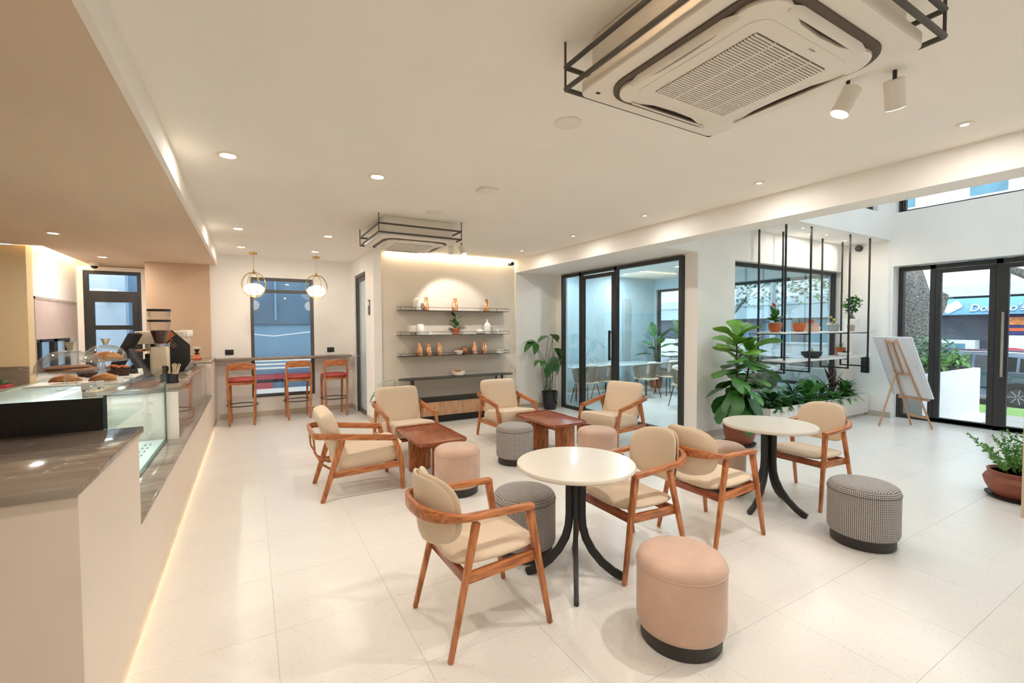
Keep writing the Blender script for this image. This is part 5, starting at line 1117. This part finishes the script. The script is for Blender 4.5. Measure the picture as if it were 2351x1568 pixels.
# car (front towards +y)
def car():
    t = thing('car', 'dark blue-grey hatchback parked at the kerb outside the doors', 'car', (19.05, 5.0, -.65)); CARP = M('car_paint', (104, 122, 146), .3, var=.04, metal=.1, coat=.8); CG = M('car_window', (44, 54, 62), .08, var=.1); TY = M('tyre', (40, 40, 42), .85)
    side = [(-1.85, .32), (-1.9, .55), (-1.88, .82), (-1.78, .95), (.75, .98), (1.7, .80), (1.92, .62), (1.95, .38), (1.85, .28)]
    n = len(side); vs = []
    for x, k in ((-.84, .94), (-.86, 1), (.86, 1), (.84, .94)):
        for y, z in side: vs.append((x, y*k if abs(x) < .85 else y, z))
    fs = [tuple(range(n)), tuple(3*n+i for i in range(n))[::-1]]
    for a in range(3):
        for i in range(n): fs.append((a*n+i, (a+1)*n+i, (a+1)*n+(i+1) % n, a*n+(i+1) % n))
    MB().add(vs, fs).build('body', CARP, t, bev=.03)
    cab = [(-1.84, .93), (-1.62, 1.36), (-1.3, 1.47), (-.2, 1.52), (.35, 1.45), (1.05, .95)]; n = len(cab); vs = [(s*(.83-.17*((z-.93)/.6)), y, z) for s in (-1, 1) for y, z in cab]
    MB().add(vs, [tuple(range(n)), tuple(range(n, 2*n))[::-1]]+[(i, n+i, n+(i+1) % n, (i+1) % n) for i in range(n)]).build('cabin', CARP, t, bev=.02)
    for s in (-1, 1):
        xx = lambda z: s*(.838-.17*((z-.93)/.6))
        for pl in ([(-1.55, 1.0), (-1.42, 1.3), (-1.2, 1.38), (-1.2, 1.0)], [(-1.14, 1.0), (-1.14, 1.39), (-.3, 1.44), (-.3, 1.0)], [(-.23, 1.0), (-.23, 1.44), (.3, 1.38), (.82, 1.0)]):
            MB().add([(xx(z), y, z) for y, z in pl], [tuple(range(len(pl)))]).build('side_window', CG, t, smooth=False)
        B(s*.862, s*.87, -1.2, .9, .5, .53).build('side_strip', FRAME, t, smooth=False)
        for y in (-.95, -.1): B(s*.862, s*.885, y-.1, y+.1, .82, .85).build('door_handle', STEEL, t, bev=.005)
        B(s*.86, s*1.0, .68, .8, .95, 1.07).build('mirror', CARP, t, bev=.02)
        for y in (-1.2, 1.25):
            w = MB().tube([(s*.62, y, .31), (s*.875, y, .31)], .31, 28).build('wheel', TY, t); MB().tube([(s*.86, y, .31), (s*.882, y, .31)], .205, 24).build('rim', M('rim_dark', (70, 72, 76), .4), w)
            for k in range(7):
                a = 2*PI*k/7; MB().bar((s*.885, y+.03*math.cos(a), .31+.03*math.sin(a)), (s*.885, y+.2*math.cos(a), .31+.2*math.sin(a)), .035, .015, (1, 0, 0), .05, .015).build('spoke', M('alloy', (196, 200, 204), .4), w, smooth=False)
            MB().tube([(s*.868, y+.37*math.cos(R(a)), .31+.37*math.sin(R(a))) for a in range(-5, 186, 15)], .03, 6).build('wheel_arch', BLKP, t)
    B(-.7, .7, -1.93, -1.9, .4, .55).build('rear_bumper', BLKP, t, bev=.005); B(-.25, .25, 1.955, 1.965, .42, .52).build('number_plate', CER, t, smooth=False)
    MB().tube([(-.66, -1.25, 1.5), (-.66, .2, 1.53)], .015, 6).build('roof_rail', STEEL, t)
car()
# shop building across the street
t = thing('shop_building', 'white building across the street with a blue shop sign', 'building', (27, 0, -.5)); BW = M('building_white', (236, 234, 230), .85, var=.03); BLW = M('building_window', (90, 140, 160), .2, var=.15, scale=2); SGN = M('sign_blue', (132, 194, 224), .5, var=.15, scale=.7)
B(0, 8, -14, 34, 3.9, 13).build('upper_wall', BW, t, smooth=False); B(.4, 8, -14, 34, 0, 2.6).build('shopfront', M('shop_dark', (70, 78, 92), .4, var=.12, scale=.8), t, smooth=False)
B(-.3, .4, -1, 9.2, 2.6, 3.3).build('sign_board', SGN, t, bev=.02); B(-.1, .5, 9.2, 34, 2.6, 3.4).build('fascia', M('fascia_pale', (196, 212, 218), .7), t, smooth=False); B(-.1, .5, -14, -1, 2.6, 3.4).build('fascia', MATS['fascia_pale'], t, smooth=False)
B(-.2, 8, -14, 34, 3.4, 3.9).build('canopy', M('canopy_grey', (206, 216, 220), .7), t, smooth=False)
SW = M('sign_white', (250, 250, 250), .5, var=0); DB = M('sign_shadow', (30, 130, 190), .5)
text("Domino's", .42, SW, t, (-.34, 6.25, 2.86), (PI/2, 0, -PI/2), 'sign_lettering', .03, .2); text("Domino's", .42, DB, t, (-.31, 6.27, 2.825), (PI/2, 0, -PI/2), 'sign_lettering', .01, .2)
o = MB().prism(rrect(.6, .34, .07), -.02, .02).build('sign_logo', SW, t, bev=.005); o.location = (-.34, 7.6, 2.93); o.rotation_euler = (PI/2, R(0), -PI/2); o.rotation_euler = (Matrix.Rotation(-PI/2, 4, 'Z') @ Matrix.Rotation(PI/2, 4, 'X') @ Matrix.Rotation(R(32), 4, 'Z')).to_euler()
for y in range(-12, 33, 3):
    for z in (4.6, 7.6, 10.4):
        w = B(-.05, .02, y, y+1.3, z, z+1.7).build('window', BW, t, smooth=False); B(-.07, -.05, y+.08, y+1.22, z+.08, z+1.62).build('pane', BLW, w, smooth=False)
B(.2, .42, 5.0, 6.6, 1.75, 2.55).build('poster', M('poster_navy', (48, 62, 120), .6), t, smooth=False); B(.17, .2, 5.1, 6.3, 1.9, 2.02).build('poster_band', M('poster_orange', (236, 110, 66), .6), t, smooth=False)
MB().prism([(-.6, 0), (-.2, .18), (.3, .16), (.6, .02), (.2, -.14), (-.4, -.16)], -.01, .01, lambda a, b, c: (.16+c, 5.75+a, 2.3+b)).build('poster_emblem', M('poster_orange2', (232, 140, 84), .6, var=.3, scale=6), t, smooth=False)
B(.2, .42, 5.0, 6.5, .55, 1.72).build('poster', M('poster_white', (230, 236, 238), .6), t, smooth=False)
MB().pad(.45, .16, .02, 2.2, lambda a, b, c: (.18+c, 5.9+a, 1.05+b), 18).build('poster_shape', M('poster_red', (206, 66, 84), .6), t); MB().pad(.2, .14, .02, 2.2, lambda a, b, c: (.17+c, 5.35+a, 1.15+b), 18).build('poster_shape', M('poster_blue', (84, 104, 146), .6), t)
B(-.2, .4, 6.9, 11, 0, 1.5).build('shop_counter', M('shop_counter_pale', (214, 222, 224), .5, var=.1, scale=2), t, smooth=False)
for y in (7.2, 8.4, 9.7): B(-.22, -.2, y, y+.9, .2, 1.35).build('counter_pane', BLW, t, smooth=False)
for k, (y, h) in enumerate(((7.6, 1.0), (12, 2.3), (14.4, 2.3), (17, 2.2), (20, 2.2))): B(.32, .4, y+.4, y+1.9, .1, h+.2).build('shop_window', BLW, t, smooth=False)
# neighbouring block behind the bar window
t = thing('neighbour_block', 'blue-grey neighbouring building behind the bar window', 'building', (0, 12.6, -.3)); NB = M('neighbour_blue', (122, 158, 184), .8, var=.08, scale=1.2)
B(-8, 6, 0, 1, 0, 8).build('wall_block', NB, t, smooth=False)
B(-.3, 2.6, -.06, 0, 2.05, 3.6).build('upper_window', M('neighbour_dark', (84, 112, 134), .4, var=.1, scale=3), t, smooth=False); 
for x in (-.3, .55, 1.35, 2.2): B(x-.02, x+.02, -.09, -.06, 2.15, 3.6).build('mullion', NB, t, smooth=False)
MB().tube([(-.4, -.1, 1.85), (.5, -.1, 1.75), (2.6, -.1, 2.0)], .012, 6).build('cable', CER, t)
for z in (.97, 1.06, 1.15): B(-1, 3, -.35, -.3, z, z+.045).build('slat', CER, t, smooth=False)
B(-1, 3, -.3, -.02, .72, .82).build('red_band', M('red_sign', (170, 62, 76), .6), t, smooth=False); B(-1, .45, -.3, -.02, .5, .64).build('red_band', MATS['red_sign'], t, smooth=False); B(.45, 3, -.3, -.02, .5, .64).build('dark_band', MATS['neighbour_dark'], t, smooth=False)
B(-1, 3, -.6, -.3, .2, .5).build('white_ledge', CER, t, smooth=False)
B(-6, -2.25, -.3, 0, .5, 4).build('pale_panel', M('neighbour_pale', (186, 206, 226), .7, var=.03), t, smooth=False); MB().tube([(-4, -.4, 2.75), (-2.35, -.4, 2.72)], .03, 8).build('pipe', CER, t); B(-2.6, -2.45, -.5, -.3, 2.5, 2.6).build('wall_fixture', CER, t, bev=.01)
